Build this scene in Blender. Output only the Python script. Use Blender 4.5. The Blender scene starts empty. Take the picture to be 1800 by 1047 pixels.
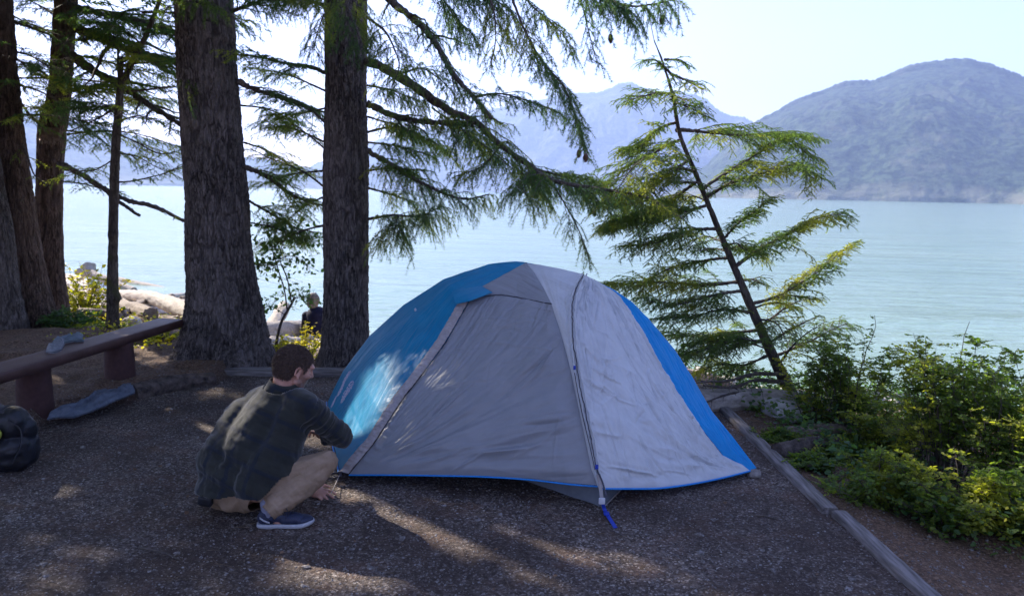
import bpy, bmesh, math, random
import numpy as np
from mathutils import Vector, Matrix

# ------------------------------------------------------------------ camera
SC = bpy.context.scene
F = 1350.0                     # focal length in pixels of an 1800 px wide picture
CAM_H = 1.70
PITCH = math.radians(7.8)
ROLL = math.radians(1.2)
SUN_AZ = math.radians(47.2)    # to the left of straight ahead (+Y)
SUN_EL = math.radians(34)

_r0 = np.array([1.0, 0, 0]); _u0 = np.array([0, math.sin(PITCH), math.cos(PITCH)])
FWD = np.array([0, math.cos(PITCH), -math.sin(PITCH)])
RGT = math.cos(ROLL) * _r0 + math.sin(ROLL) * _u0
UPV = -math.sin(ROLL) * _r0 + math.cos(ROLL) * _u0
CAMP = np.array([0.0, 0.0, CAM_H])

cam_d = bpy.data.cameras.new('camera'); cam = bpy.data.objects.new('camera', cam_d)
SC.collection.objects.link(cam)
M = Matrix(((RGT[0], UPV[0], -FWD[0], 0), (RGT[1], UPV[1], -FWD[1], 0), (RGT[2], UPV[2], -FWD[2], CAM_H), (0, 0, 0, 1)))
cam.matrix_world = M
cam_d.sensor_width = 36; cam_d.lens = F / 1800 * 36
cam_d.clip_start = 0.05; cam_d.clip_end = 60000
cam_d.dof.use_dof = True; cam_d.dof.focus_distance = 4.5; cam_d.dof.aperture_fstop = 3.2
SC.camera = cam

SUNV = np.array([-math.sin(SUN_AZ) * math.cos(SUN_EL), math.cos(SUN_AZ) * math.cos(SUN_EL), math.sin(SUN_EL)])
sd = bpy.data.lights.new('sun', 'SUN'); sd.energy = 5.0; sd.angle = math.radians(0.53); sd.color = (1.0, 0.90, 0.77)
so = bpy.data.objects.new('sun', sd); SC.collection.objects.link(so)
so.rotation_euler = Vector(SUNV).to_track_quat('Z', 'Y').to_euler()

w = bpy.data.worlds.new('World'); SC.world = w; w.use_nodes = True
nt = w.node_tree; nt.nodes.clear()
_o = nt.nodes.new('ShaderNodeOutputWorld'); _b = nt.nodes.new('ShaderNodeBackground'); _s = nt.nodes.new('ShaderNodeTexSky')
_s.sky_type = 'NISHITA'; _s.sun_disc = False; _s.sun_elevation = SUN_EL
_s.sun_rotation = -SUN_AZ
_s.air_density = 1.0; _s.dust_density = 0.35; _s.ozone_density = 2.6; _s.altitude = 10
_b.inputs['Strength'].default_value = 0.105
_m = nt.nodes.new('ShaderNodeMix'); _m.data_type = 'RGBA'; _m.blend_type = 'MULTIPLY'; _m.inputs[0].default_value = 1; _m.inputs[7].default_value = (1.12, .865, .95, 1)
nt.links.new(_s.outputs[0], _m.inputs[6]); nt.links.new(_m.outputs[2], _b.inputs[0]); nt.links.new(_b.outputs[0], _o.inputs[0])

SC.view_settings.view_transform = 'Standard'; SC.view_settings.look = 'None'
SC.view_settings.exposure = 1.68; SC.view_settings.gamma = 1.0
SC.render.engine = 'CYCLES'
cy = SC.cycles
cy.use_denoising = True
cy.max_bounces = 6; cy.diffuse_bounces = 3; cy.glossy_bounces = 3; cy.transmission_bounces = 4
cy.transparent_max_bounces = 6; cy.volume_bounces = 1
cy.sample_clamp_indirect = 6

# ------------------------------------------------------------------ pixel helpers (1800 x 1047 picture)
def ray(px, py):
    return FWD + ((px - 900) / F) * RGT - ((py - 523.5) / F) * UPV
def PY(px, py, Y):
    d = ray(px, py); return CAMP + d * (Y / d[1])
def G(px, py, z=0.0):
    d = ray(px, py); return CAMP + d * ((z - CAM_H) / d[2])
def ppm(p):                     # picture pixels per metre at a point
    return F / float(np.dot(np.asarray(p) - CAMP, FWD))

# ------------------------------------------------------------------ noise
def _hash(ix, iy, iz, seed=0):
    h = (ix.astype(np.int64) * 374761393 + iy.astype(np.int64) * 668265263 + iz.astype(np.int64) * 2147483647 + seed * 144665) & 0xFFFFFFFF
    h = ((h ^ (h >> 13)) * 1274126177) & 0xFFFFFFFF
    h = (h ^ (h >> 16)) & 0xFFFFFFFF
    h = (h * 2246822519) & 0xFFFFFFFF
    return ((h ^ (h >> 15)) & 0xFFFFFF) / float(0xFFFFFF)
def vnoise(p, seed=0):
    p = np.asarray(p, float); i = np.floor(p).astype(np.int64); f = p - i
    f = f * f * f * (f * (f * 6 - 15) + 10)
    x, y, z = i[..., 0], i[..., 1], i[..., 2]; r = 0
    for dx in (0, 1):
        wx = f[..., 0] if dx else 1 - f[..., 0]
        for dy in (0, 1):
            wy = f[..., 1] if dy else 1 - f[..., 1]
            for dz in (0, 1):
                wz = f[..., 2] if dz else 1 - f[..., 2]
                r = r + wx * wy * wz * _hash(x + dx, y + dy, z + dz, seed)
    return r * 2 - 1
def fbm(p, octv=4, seed=0, gain=0.5, lac=2.03):
    p = np.asarray(p, float); a = 1; s = 0; t = 0
    for k in range(octv):
        s = s + a * vnoise(p * lac ** k + 17.3 * k, seed + k); t += a; a *= gain
    return s / t
def ridge(p, octv=4, seed=0, gain=0.5):
    p = np.asarray(p, float); a = 1; s = 0; t = 0
    for k in range(octv):
        s = s + a * (1 - np.abs(vnoise(p * 2.07 ** k + 11.1 * k, seed + k))); t += a; a *= gain
    return s / t
def sstep(a, b, x):
    t = np.clip((x - a) / (b - a), 0, 1); return t * t * (3 - 2 * t)
def st3(x, y, z):
    x, y, z = np.broadcast_arrays(x, y, z); return np.stack([x, y, z], -1)

# ------------------------------------------------------------------ object helpers
COL = SC.collection
def thing(name, label, cat, loc=(0, 0, 0), group=None):
    o = bpy.data.objects.new(name, None); o.empty_display_size = 0.1; COL.objects.link(o)
    o.location = Vector([float(v) for v in loc]); tag(o, label, cat, group); return o
def tag(o, label=None, cat=None, group=None, kind=None):
    if label: o['label'] = label
    if cat: o['category'] = cat
    if group: o['group'] = group
    if kind: o['kind'] = kind
    return o
class Geo:
    def __init__(s): s.v = []; s.f3 = []; s.f4 = []; s.n = 0
    def add(s, v, f):
        v = np.asarray(v, float).reshape(-1, 3); f = np.asarray(f, np.int64)
        (s.f3 if f.shape[1] == 3 else s.f4).append(f + s.n); s.v.append(v); s.n += len(v)
def mesh_from(name, V, F3=None, F4=None, smooth=True):
    me = bpy.data.meshes.new(name)
    V = np.asarray(V, np.float32).reshape(-1, 3)
    F3 = np.zeros((0, 3), np.int32) if F3 is None else np.asarray(F3, np.int32).reshape(-1, 3)
    F4 = np.zeros((0, 4), np.int32) if F4 is None else np.asarray(F4, np.int32).reshape(-1, 4)
    me.vertices.add(len(V)); me.vertices.foreach_set('co', V.ravel())
    nl = len(F3) * 3 + len(F4) * 4
    me.loops.add(nl); me.loops.foreach_set('vertex_index', np.concatenate([F3.ravel(), F4.ravel()]))
    npo = len(F3) + len(F4); me.polygons.add(npo)
    ls = np.concatenate([np.arange(len(F3)) * 3, len(F3) * 3 + np.arange(len(F4)) * 4]).astype(np.int32)
    me.polygons.foreach_set('loop_start', ls)
    me.polygons.foreach_set('use_smooth', np.full(npo, smooth))
    me.update(calc_edges=True); return me
def link(name, me, mat, parent=None):
    o = bpy.data.objects.new(name, me); COL.objects.link(o)
    if mat is not None:
        for m_ in (mat if isinstance(mat, (list, tuple)) else [mat]): me.materials.append(m_)
    if parent is not None:
        o.parent = parent
        # vertices are written in world space: shift into the parent's frame
        off = np.array(world_loc(parent), np.float32)
        n = len(me.vertices); a = np.empty(n * 3, np.float32); me.vertices.foreach_get('co', a)
        a = (a.reshape(-1, 3) - off).ravel(); me.vertices.foreach_set('co', a)
    return o
def world_loc(o):
    v = Vector((0, 0, 0))
    while o is not None: v = v + o.location; o = o.parent
    return v
def build(name, g, mat, parent=None, smooth=True):
    V = np.concatenate(g.v) if g.v else np.zeros((0, 3))
    f3 = np.concatenate(g.f3) if g.f3 else None; f4 = np.concatenate(g.f4) if g.f4 else None
    return link(name, mesh_from(name, V, f3, f4, smooth), mat, parent)
def origin_to(o, p):
    """top-level mesh: put its origin at p"""
    p = np.array([float(x) for x in p], np.float32); me = o.data; n = len(me.vertices)
    a = np.empty(n * 3, np.float32); me.vertices.foreach_get('co', a)
    me.vertices.foreach_set('co', (a.reshape(-1, 3) - p).ravel()); o.location = Vector([float(x) for x in p]); return o

# ------------------------------------------------------------------ shapes
def resample(P, n):
    P = np.asarray(P, float)
    d = np.r_[0, np.cumsum(np.linalg.norm(np.diff(P, axis=0), axis=1))]
    t = np.linspace(0, d[-1], n)
    return np.stack([np.interp(t, d, P[:, k]) for k in range(P.shape[1])], -1)
def smooth_curve(P, n):
    P = np.asarray(P, float)
    if len(P) < 3: return resample(P, n)
    Q = np.vstack([2 * P[0] - P[1], P, 2 * P[-1] - P[-2]]); out = []
    for i in range(1, len(Q) - 2):
        p0, p1, p2, p3 = Q[i - 1], Q[i], Q[i + 1], Q[i + 2]
        t = np.linspace(0, 1, 12, endpoint=False)[:, None]
        out.append(.5 * ((2 * p1) + (-p0 + p2) * t + (2 * p0 - 5 * p1 + 4 * p2 - p3) * t ** 2 + (-p0 + 3 * p1 - 3 * p2 + p3) * t ** 3))
    out.append(P[-1:]); return resample(np.vstack(out), n)
def tubes(g, P, R, sides=3, cap=False):
    """batch of tubes P (M,K,3), R (M,K)"""
    P = np.asarray(P, float); R = np.asarray(R, float)
    if P.ndim == 2: P = P[None]; R = R[None]
    M_, K = P.shape[:2]
    T = np.gradient(P, axis=1); T /= np.linalg.norm(T, axis=-1, keepdims=True) + 1e-9
    ref = np.array([0.31, 0.17, 0.93]); ref /= np.linalg.norm(ref)
    par = np.abs((T * ref).sum(-1)).max(axis=1) > 0.97
    rf = np.where(par[:, None, None], np.array([0.95, 0.28, 0.1]), ref)
    A = np.cross(T, rf); A /= np.linalg.norm(A, axis=-1, keepdims=True) + 1e-9
    B = np.cross(T, A)
    th = np.arange(sides) * 2 * math.pi / sides
    V = P[:, :, None] + R[:, :, None, None] * (np.cos(th)[:, None] * A[:, :, None] + np.sin(th)[:, None] * B[:, :, None])
    base = (np.arange(M_) * K * sides)[:, None, None]
    i = np.arange(K - 1)[None, :, None] * sides; j = np.arange(sides)[None, None, :]; j2 = (j + 1) % sides
    q = np.stack([base + i + j, base + i + j2, base + i + sides + j2, base + i + sides + j], -1).reshape(-1, 4)
    g.add(V, q)
    if cap:
        for m_ in range(M_):
            for k, rev in ((0, 1), (K - 1, 0)):
                ring = V[m_, k]; c = ring.mean(0)
                f = [[sides, a, (a + 1) % sides] if not rev else [sides, (a + 1) % sides, a] for a in range(sides)]
                g.add(np.vstack([ring, c]), f)
def grid_faces(nu, nv, wrap=False):
    i = np.arange(nu - 1)[:, None]; j = np.arange(nv if wrap else nv - 1)[None]; j2 = (j + 1) % nv
    return np.stack([i * nv + j, i * nv + j2, (i + 1) * nv + j2, (i + 1) * nv + j], -1).reshape(-1, 4)
def box(g, c, s, R=None, bev=0.0):
    """box with chamfered edges, centre c, full size s, rotation matrix R (3x3)"""
    bm = bmesh.new(); bmesh.ops.create_cube(bm, size=1)
    for v in bm.verts: v.co = Vector((v.co.x * s[0], v.co.y * s[1], v.co.z * s[2]))
    if bev > 0: bmesh.ops.bevel(bm, geom=bm.edges[:], offset=bev, segments=2, affect='EDGES', profile=0.6)
    bmesh.ops.triangulate(bm, faces=bm.faces[:])
    V = np.array([v.co[:] for v in bm.verts]); Fc = np.array([[v.index for v in f.verts] for f in bm.faces]); bm.free()
    if R is not None: V = V @ np.asarray(R).T
    g.add(V + np.asarray(c, float), Fc)
_ico = {}
def ico(sub):
    if sub not in _ico:
        bm = bmesh.new(); bmesh.ops.create_icosphere(bm, subdivisions=sub, radius=1)
        _ico[sub] = (np.array([v.co[:] for v in bm.verts]), np.array([[v.index for v in f.verts] for f in bm.faces])); bm.free()
    return _ico[sub]
def ellipsoid(g, c, r, R=None, sub=3):
    V, Fc = ico(sub); V = V * np.asarray(r, float)
    if R is not None: V = V @ np.asarray(R).T
    g.add(V + np.asarray(c, float), Fc)
def capsule(g, p0, r0, p1, r1, sub=14, flat=None):
    """tapered capsule as stacked rings; flat=(axis vector, factor) squashes it"""
    p0 = np.asarray(p0, float); p1 = np.asarray(p1, float); d = p1 - p0; L = np.linalg.norm(d); t = d / (L + 1e-9)
    a = np.cross(t, [0.3, 0.2, 0.93]); a /= np.linalg.norm(a); b = np.cross(t, a)
    cs = []; rs = []
    for k in range(1, 7):
        an = -math.pi / 2 + k * math.pi / 14; cs.append(r0 * math.sin(an)); rs.append(r0 * math.cos(an))
    for k in range(1, 6): cs.append(L * k / 6); rs.append(r0 + (r1 - r0) * k / 6)
    for k in range(1, 7):
        an = k * math.pi / 14 - math.pi / 14; cs.append(L + r1 * math.sin(an)); rs.append(r1 * math.cos(an))
    cs = np.array(cs); rs = np.array(rs); th = np.arange(sub) * 2 * math.pi / sub
    V = p0 + cs[:, None, None] * t + rs[:, None, None] * (np.cos(th)[None, :, None] * a + np.sin(th)[None, :, None] * b)
    if flat is not None:
        ax = np.asarray(flat[0], float); ax /= np.linalg.norm(ax); m_ = (p0 + p1) / 2
        dd = ((V - m_) * ax).sum(-1, keepdims=True); V = V - dd * ax * (1 - flat[1])
    n = len(cs); g.add(V, grid_faces(n, sub, True)[:, ::-1])
    for k in (0, n - 1):
        ring = V[k]; f = [[sub, (q + 1) % sub, q] if k else [sub, q, (q + 1) % sub] for q in range(sub)]
        g.add(np.vstack([ring, ring.mean(0)]), f)
def remeshed(g, voxel, smooth=6, factor=0.5):
    V = np.concatenate(g.v); f3 = np.concatenate(g.f3) if g.f3 else None; f4 = np.concatenate(g.f4) if g.f4 else None
    me = mesh_from('tmp', V, f3, f4); o = bpy.data.objects.new('tmp', me); COL.objects.link(o)
    m1 = o.modifiers.new('r', 'REMESH'); m1.mode = 'VOXEL'; m1.voxel_size = voxel; m1.use_smooth_shade = True
    m2 = o.modifiers.new('s', 'SMOOTH'); m2.factor = factor; m2.iterations = smooth
    dg = bpy.context.evaluated_depsgraph_get(); dg.update()
    out = bpy.data.meshes.new_from_object(o.evaluated_get(dg))
    bpy.data.objects.remove(o); bpy.data.meshes.remove(me)
    return out
def get_co(me):
    a = np.empty(len(me.vertices) * 3, np.float32); me.vertices.foreach_get('co', a); return a.reshape(-1, 3).astype(float)
def get_no(me):
    a = np.empty(len(me.vertices) * 3, np.float32); me.vertices.foreach_get('normal', a); return a.reshape(-1, 3).astype(float)
def set_co(me, V):
    me.vertices.foreach_set('co', np.asarray(V, np.float32).ravel()); me.update()
def rot_to(z, x=None):
    """3x3 matrix whose columns are x, y, z axes; z given, x roughly given"""
    z = np.asarray(z, float); z = z / np.linalg.norm(z)
    x = np.array([1.0, 0, 0]) if x is None else np.asarray(x, float)
    x = x - z * np.dot(x, z)
    if np.linalg.norm(x) < 1e-4: x = np.cross(z, [0, 1, 0])
    x /= np.linalg.norm(x); return np.stack([x, np.cross(z, x), z], 1)

# ------------------------------------------------------------------ materials
def new_mat(name):
    m = bpy.data.materials.new(name); m.use_nodes = True; n = m.node_tree.nodes; n.clear()
    out = n.new('ShaderNodeOutputMaterial'); bs = n.new('ShaderNodeBsdfPrincipled')
    m.node_tree.links.new(bs.outputs[0], out.inputs[0]); return m, m.node_tree, bs, out
def N(t, ty, **kw):
    n = t.nodes.new(ty)
    for k, v in kw.items():
        if k in n.inputs: n.inputs[k].default_value = v
        else: setattr(n, k, v)
    return n
def coords(t, scale=(1, 1, 1), kind='Object', rot=(0, 0, 0)):
    if kind == 'World':
        g_ = N(t, 'ShaderNodeNewGeometry'); src = g_.outputs['Position']
    else:
        tc = N(t, 'ShaderNodeTexCoord'); src = tc.outputs[kind]
    mp = N(t, 'ShaderNodeMapping'); mp.inputs['Scale'].default_value = scale; mp.inputs['Rotation'].default_value = rot
    t.links.new(src, mp.inputs[0]); return mp.outputs[0]
def noise_n(t, vec, scale, detail=4, rough=0.55, dist=0.0):
    n = N(t, 'ShaderNodeTexNoise'); n.inputs['Scale'].default_value = scale; n.inputs['Detail'].default_value = detail
    n.inputs['Roughness'].default_value = rough; n.inputs['Distortion'].default_value = dist
    t.links.new(vec, n.inputs['Vector']); return n
def ramp(t, src, stops):
    r = N(t, 'ShaderNodeValToRGB'); e = r.color_ramp.elements
    while len(e) > 1: e.remove(e[-1])
    e[0].position = stops[0][0]; e[0].color = (*stops[0][1], 1)
    for p, c in stops[1:]:
        q = e.new(p); q.color = (*c, 1)
    t.links.new(src, r.inputs[0]); return r.outputs[0]
def mixc(t, fac, a, b, mode='MIX'):
    m = N(t, 'ShaderNodeMix'); m.data_type = 'RGBA'; m.blend_type = mode
    for s, v in ((0, fac), (6, a), (7, b)):
        if hasattr(v, 'links') or isinstance(v, bpy.types.NodeSocket): t.links.new(v, m.inputs[s])
        else: m.inputs[s].default_value = v if s == 0 else (*v, 1) if len(v) == 3 else v
    return m.outputs[2]
def bump(t, h, strength=0.5, dist=0.01, bs=None, prev=None):
    b = N(t, 'ShaderNodeBump'); b.inputs['Strength'].default_value = strength; b.inputs['Distance'].default_value = dist
    t.links.new(h, b.inputs['Height'])
    if prev is not None: t.links.new(prev, b.inputs['Normal'])
    if bs is not None: t.links.new(b.outputs[0], bs.inputs['Normal'])
    return b.outputs[0]
def setc(t, bs, c):
    if isinstance(c, bpy.types.NodeSocket): t.links.new(c, bs.inputs['Base Color'])
    else: bs.inputs['Base Color'].default_value = (*c, 1)
def g_(v): return (v, v, v)

def simple_mat(name, c1, c2, scale=20, rough=0.7, bstr=0.3, bdist=0.004, kind='Object', stretch=(1, 1, 1), detail=5, spec=0.5):
    m, t, bs, _ = new_mat(name); v = coords(t, stretch, kind); n = noise_n(t, v, scale, detail)
    setc(t, bs, ramp(t, n.outputs[0], [(0.3, c1), (0.7, c2)])); bs.inputs['Roughness'].default_value = rough
    bs.inputs['Specular IOR Level'].default_value = spec
    n2 = noise_n(t, v, scale * 3, detail); bump(t, n2.outputs[0], bstr, bdist, bs); return m

def bark_mat(name, dark, light, moss=None):
    m, t, bs, _ = new_mat(name)
    v = coords(t, (1, 1, 0.22), 'World'); n = noise_n(t, v, 40, 10, 0.78, 0.9)
    vo = N(t, 'ShaderNodeTexVoronoi', feature='DISTANCE_TO_EDGE'); vo.inputs['Scale'].default_value = 30
    t.links.new(v, vo.inputs['Vector'])
    at = N(t, 'ShaderNodeAttribute'); at.attribute_name = 'crack'
    c = ramp(t, n.outputs[0], [(0.40, tuple(x * .6 for x in dark)), (0.5, tuple((a + b) / 2.2 for a, b in zip(dark, light))), (0.62, tuple(x * 1.25 for x in light))])
    big = noise_n(t, coords(t, (1, 1, 0.6), 'World'), 2.2, 3)
    c = mixc(t, ramp(t, big.outputs[0], [(0.4, g_(0)), (0.7, g_(0.5))]), c, tuple(x * 1.35 for x in light))
    mk = N(t, 'ShaderNodeMath', operation='MULTIPLY'); mk.inputs[1].default_value = .7; t.links.new(at.outputs['Fac'], mk.inputs[0]); c = mixc(t, mk.outputs[0], c, tuple(x * 0.7 for x in dark)); li = noise_n(t, coords(t, (1, 1, 1), 'World'), 11, 6, .7); c = mixc(t, ramp(t, li.outputs[0], [(.60, g_(0)), (.70, g_(.4))]), c, (.15, .15, .125))
    if moss:
        mn = noise_n(t, coords(t, (1, 1, 1), 'World'), 5, 5)
        c = mixc(t, ramp(t, mn.outputs[0], [(0.56, g_(0)), (0.68, g_(0.75))]), c, moss)
    setc(t, bs, c); bs.inputs['Roughness'].default_value = 0.9; bs.inputs['Specular IOR Level'].default_value = 0.25
    b1 = bump(t, n.outputs[0], 1.0, 0.045); bump(t, ramp(t, vo.outputs[0], [(0, g_(0)), (0.12, g_(1))]), 0.45, 0.01, bs, b1)
    return m

def leaf_mat(name, dark, light, warm, trans=0.35, scale=1.6, rough=0.55):
    """foliage: green varying clump to clump, some light passing through"""
    m, t, bs, out = new_mat(name)
    v = coords(t, (1, 1, 1), 'World')
    n = noise_n(t, v, scale, 3); n2 = noise_n(t, v, scale * 9, 2)
    c = ramp(t, n2.outputs[0], [(0.3, dark), (0.7, light)])
    c = mixc(t, ramp(t, n.outputs[0], [(0.5, g_(0)), (0.68, g_(0.85))]), c, warm)  # yellow patches paint backlit clumps along with natural variation
    setc(t, bs, c); bs.inputs['Roughness'].default_value = rough; bs.inputs['Specular IOR Level'].default_value = 0.3
    tr = N(t, 'ShaderNodeBsdfTranslucent'); mx = N(t, 'ShaderNodeMixShader'); mx.inputs[0].default_value = trans
    tc = mixc(t, 0.75, c, (1.6, 1.75, 0.7), 'MULTIPLY')
    tc2 = mixc(t, 1.0, tc, (1.9, 1.8, 1.2), 'MULTIPLY')
    t.links.new(tc2, tr.inputs[0]); t.links.new(bs.outputs[0], mx.inputs[1]); t.links.new(tr.outputs[0], mx.inputs[2])
    t.links.new(mx.outputs[0], out.inputs[0]); return m

MT = {}
MT['bark_fir'] = bark_mat('fir_bark', (0.038, 0.031, 0.029), (0.245, 0.21, 0.195))
MT['bark_grey'] = bark_mat('grey_bark', (0.040, 0.032, 0.030), (0.22, 0.19, 0.175))
MT['bark_red'] = bark_mat('red_bark', (0.038, 0.024, 0.019), (0.19, 0.13, 0.10))
MT['bark_moss'] = bark_mat('mossy_bark', (0.05, 0.04, 0.034), (0.16, 0.135, 0.115), (0.075, 0.085, 0.03))
MT['twig'] = simple_mat('twig', (0.035, 0.028, 0.024), (0.10, 0.08, 0.065), 30, 0.85)
MT['needle'] = leaf_mat('fir_needles', (0.035, 0.072, 0.045), (0.065, 0.125, 0.065), (0.24, 0.26, 0.055), 0.55)
MT['needle_hem'] = leaf_mat('hemlock_needles', (0.05, 0.09, 0.04), (0.10, 0.16, 0.06), (0.30, 0.29, 0.055), 0.6, 1.9)  # warmer needles, also painting backlit yellow-green sprays on the firs
MT['leaf'] = leaf_mat('rose_leaves', (0.035, 0.075, 0.02), (0.13, 0.185, 0.035), (0.33, 0.33, 0.05), 0.5, 2.5)
MT['leaf_dark'] = leaf_mat('alder_leaves', (0.03, 0.07, 0.03), (0.06, 0.12, 0.05), (0.10, 0.15, 0.04), 0.4, 2.5)
MT['leaf_yellow'] = leaf_mat('autumn_leaves', (0.12, 0.15, 0.02), (0.34, 0.32, 0.03), (0.58, 0.42, 0.03), 0.45, 2.5)
# ------------------------------------------------------------------ terrain
WATER_Z = -1.5
def shore_y(x):
    return np.maximum(15.4 - 0.58 * x + 0.45 * np.maximum(-(x + 6), 0), 9.5) + 0.35 * np.sin(x * .7)
def ledge_x(y):
    return np.interp(y, [-20, 5.38, 6.0, 6.5, 6.9, 30], [-3.42, -3.36, -3.03, -2.60, -2.58, -2.5])
def terrain(x, y):
    x = np.asarray(x, float); y = np.asarray(y, float)
    n = fbm(st3(x * .9, y * .9, 0), 4, 3); nf = fbm(st3(x * 5, y * 5, 0), 3, 5)
    y0 = np.where(x < -2.6, 7.2 + 2.4 * sstep(-2.6, -4.5, x), 7.2 - 1.3 * sstep(1.7, 3.4, x))
    s = np.clip((y - y0) / (shore_y(x) - y0), -1, 3)
    sl = -1.72 * np.clip(s, 0, 1) ** 1.15 - 0.9 * np.clip(s - 1, 0, 2)
    z = sl + 0.006 * n
    pad = sstep(0.06, -0.06, x - 1.80) * sstep(0.06, -0.06, y - 6.96) * sstep(-.08, .08, x - ledge_x(y))
    left = sstep(.03, -.03, x - ledge_x(y) + .03 * nf) * sstep(9.5, 8, y)
    z = z + left * (0.105 + 0.03 * n + 0.02 * nf)
    z = z - sstep(1.86, 2.5, x) * sstep(9, 7, y) * (0.10 + .05 * n) * sstep(1.0, 3.4, y)
    z = z + (1 - pad) * 0.02 * nf + sstep(7.3, 9, y) * 0.10 * n
    z = z + pad * (0.006 * nf + 0.008 * n)
    return z
def weights(x, y):
    n = fbm(st3(x * 1.3, y * 1.3, 2), 4, 8)
    s = (y - 7.2) / (shore_y(x) - 7.2)
    beach = sstep(0.12, 0.4, s + 0.12 * n - .16 * sstep(-3.5, -5, x) + .22 * sstep(1.2, 2.6, x)) * sstep(7.2, 8.6, y + .3 * n + 1.3 * sstep(1, 2.6, x))
    pad = sstep(.05, -.05, x - 1.80) * sstep(.05, -.05, y - 6.96) * sstep(-.15, .1, x - ledge_x(y) + .06 * n)
    return beach, (1 - pad) * (1 - beach)
def GT(px, py):
    d = ray(px, py); t = np.geomspace(1.5, 60, 1500); P = CAMP + d * t[:, None]
    h = terrain(P[:, 0], P[:, 1]); k = np.argmax(P[:, 2] < h); return np.array([P[k, 0], P[k, 1], h[k]])
def TZ(x, y): return float(terrain(np.array([x]), np.array([y]))[0])

def terrain_mesh():
    def axis(segs):
        out = [];
        for a, b, st in segs: out.append(np.arange(a, b, st))
        return np.concatenate(out + [[segs[-1][1]]])
    xs = axis([(-90, -20, 2.5), (-20, -7, .25), (-7, 7, .06), (7, 14, .2), (14, 90, 2.5)])
    ys = axis([(-40, 0, 2.0), (0, 1.5, .2), (1.5, 9.5, .06), (9.5, 20, .14), (20, 42, .5)])
    X, Y = np.meshgrid(xs, ys); Z = terrain(X, Y)
    V = st3(X, Y, Z); me = mesh_from('ground', V, None, grid_faces(len(ys), len(xs)))
    b, f = weights(X, Y)
    for nm, a in (('w_beach', b), ('w_forest', f)):
        at = me.attributes.new(nm, 'FLOAT', 'POINT'); at.data.foreach_set('value', a.ravel().astype(np.float32))
    return me
def ground_mat():
    m, t, bs, _ = new_mat('campsite_ground'); v = coords(t, (1, 1, 1), 'World')
    def vor(scale, feat='F1'):
        n = N(t, 'ShaderNodeTexVoronoi', feature=feat); n.inputs['Scale'].default_value = scale
        t.links.new(v, n.inputs['Vector']); return n
    v1 = vor(110); v2 = vor(45); sep = N(t, 'ShaderNodeSeparateColor'); t.links.new(v1.outputs['Color'], sep.inputs[0])
    sep2 = N(t, 'ShaderNodeSeparateColor'); t.links.new(v2.outputs['Color'], sep2.inputs[0])
    g1 = ramp(t, sep.outputs[0], [(0, (.018, .014, .013)), (.45, (.055, .045, .042)), (.8, (.115, .10, .096)), (.93, (.24, .225, .225)), (1, (.42, .41, .41))])
    g2 = ramp(t, sep2.outputs[1], [(0, (.02, .014, .012)), (.6, (.075, .058, .052)), (1, (.18, .16, .155))])
    gc = mixc(t, 0.35, g1, g2)
    big = noise_n(t, v, 1.1, 5, .6); red = noise_n(t, v, 3.4, 5, .65)
    gc = mixc(t, ramp(t, red.outputs[0], [(.50, g_(0)), (.66, g_(.42))]), gc, (.105, .058, .04))
    gc = mixc(t, ramp(t, big.outputs[0], [(.42, g_(0)), (.60, g_(.75))]), gc, (.026, .018, .016))
    fo = noise_n(t, v, 55, 8, .75); fl = noise_n(t, v, 6, 5, .6)
    fc = ramp(t, fo.outputs[0], [(.32, (.02, .012, .009)), (.5, (.09, .058, .04)), (.66, (.22, .155, .115))])
    fc = mixc(t, ramp(t, fl.outputs[0], [(.45, g_(0)), (.7, g_(.55))]), fc, (.05, .034, .024))
    v3 = vor(9); sep3 = N(t, 'ShaderNodeSeparateColor'); t.links.new(v3.outputs['Color'], sep3.inputs[0])
    bc = ramp(t, sep3.outputs[0], [(0, (.28, .25, .22)), (.5, (.48, .43, .385)), (1, (.68, .63, .58))])
    bn = noise_n(t, v, 14, 6, .7); bc = mixc(t, .4, bc, ramp(t, bn.outputs[0], [(.3, (.16, .12, .09)), (.7, (.62, .56, .5))]))
    ab = N(t, 'ShaderNodeAttribute'); ab.attribute_name = 'w_beach'; af = N(t, 'ShaderNodeAttribute'); af.attribute_name = 'w_forest'
    c = mixc(t, af.outputs['Fac'], gc, fc); c = mixc(t, ab.outputs['Fac'], c, bc); c = mixc(t, 1.0, c, (1.46, 1.34, 1.20), 'MULTIPLY'); setc(t, bs, c)
    bs.inputs['Roughness'].default_value = .85; bs.inputs['Specular IOR Level'].default_value = .3
    b1 = bump(t, v1.outputs['Distance'], .8, .006); b2 = bump(t, v2.outputs['Distance'], .6, .012, None, b1)
    b3 = bump(t, fo.outputs[0], .7, .02, None, b2); bump(t, red.outputs[0], .4, .05, bs, b3)
    return m
gr = link('ground', terrain_mesh(), ground_mat()); tag(gr, kind='structure')

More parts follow.
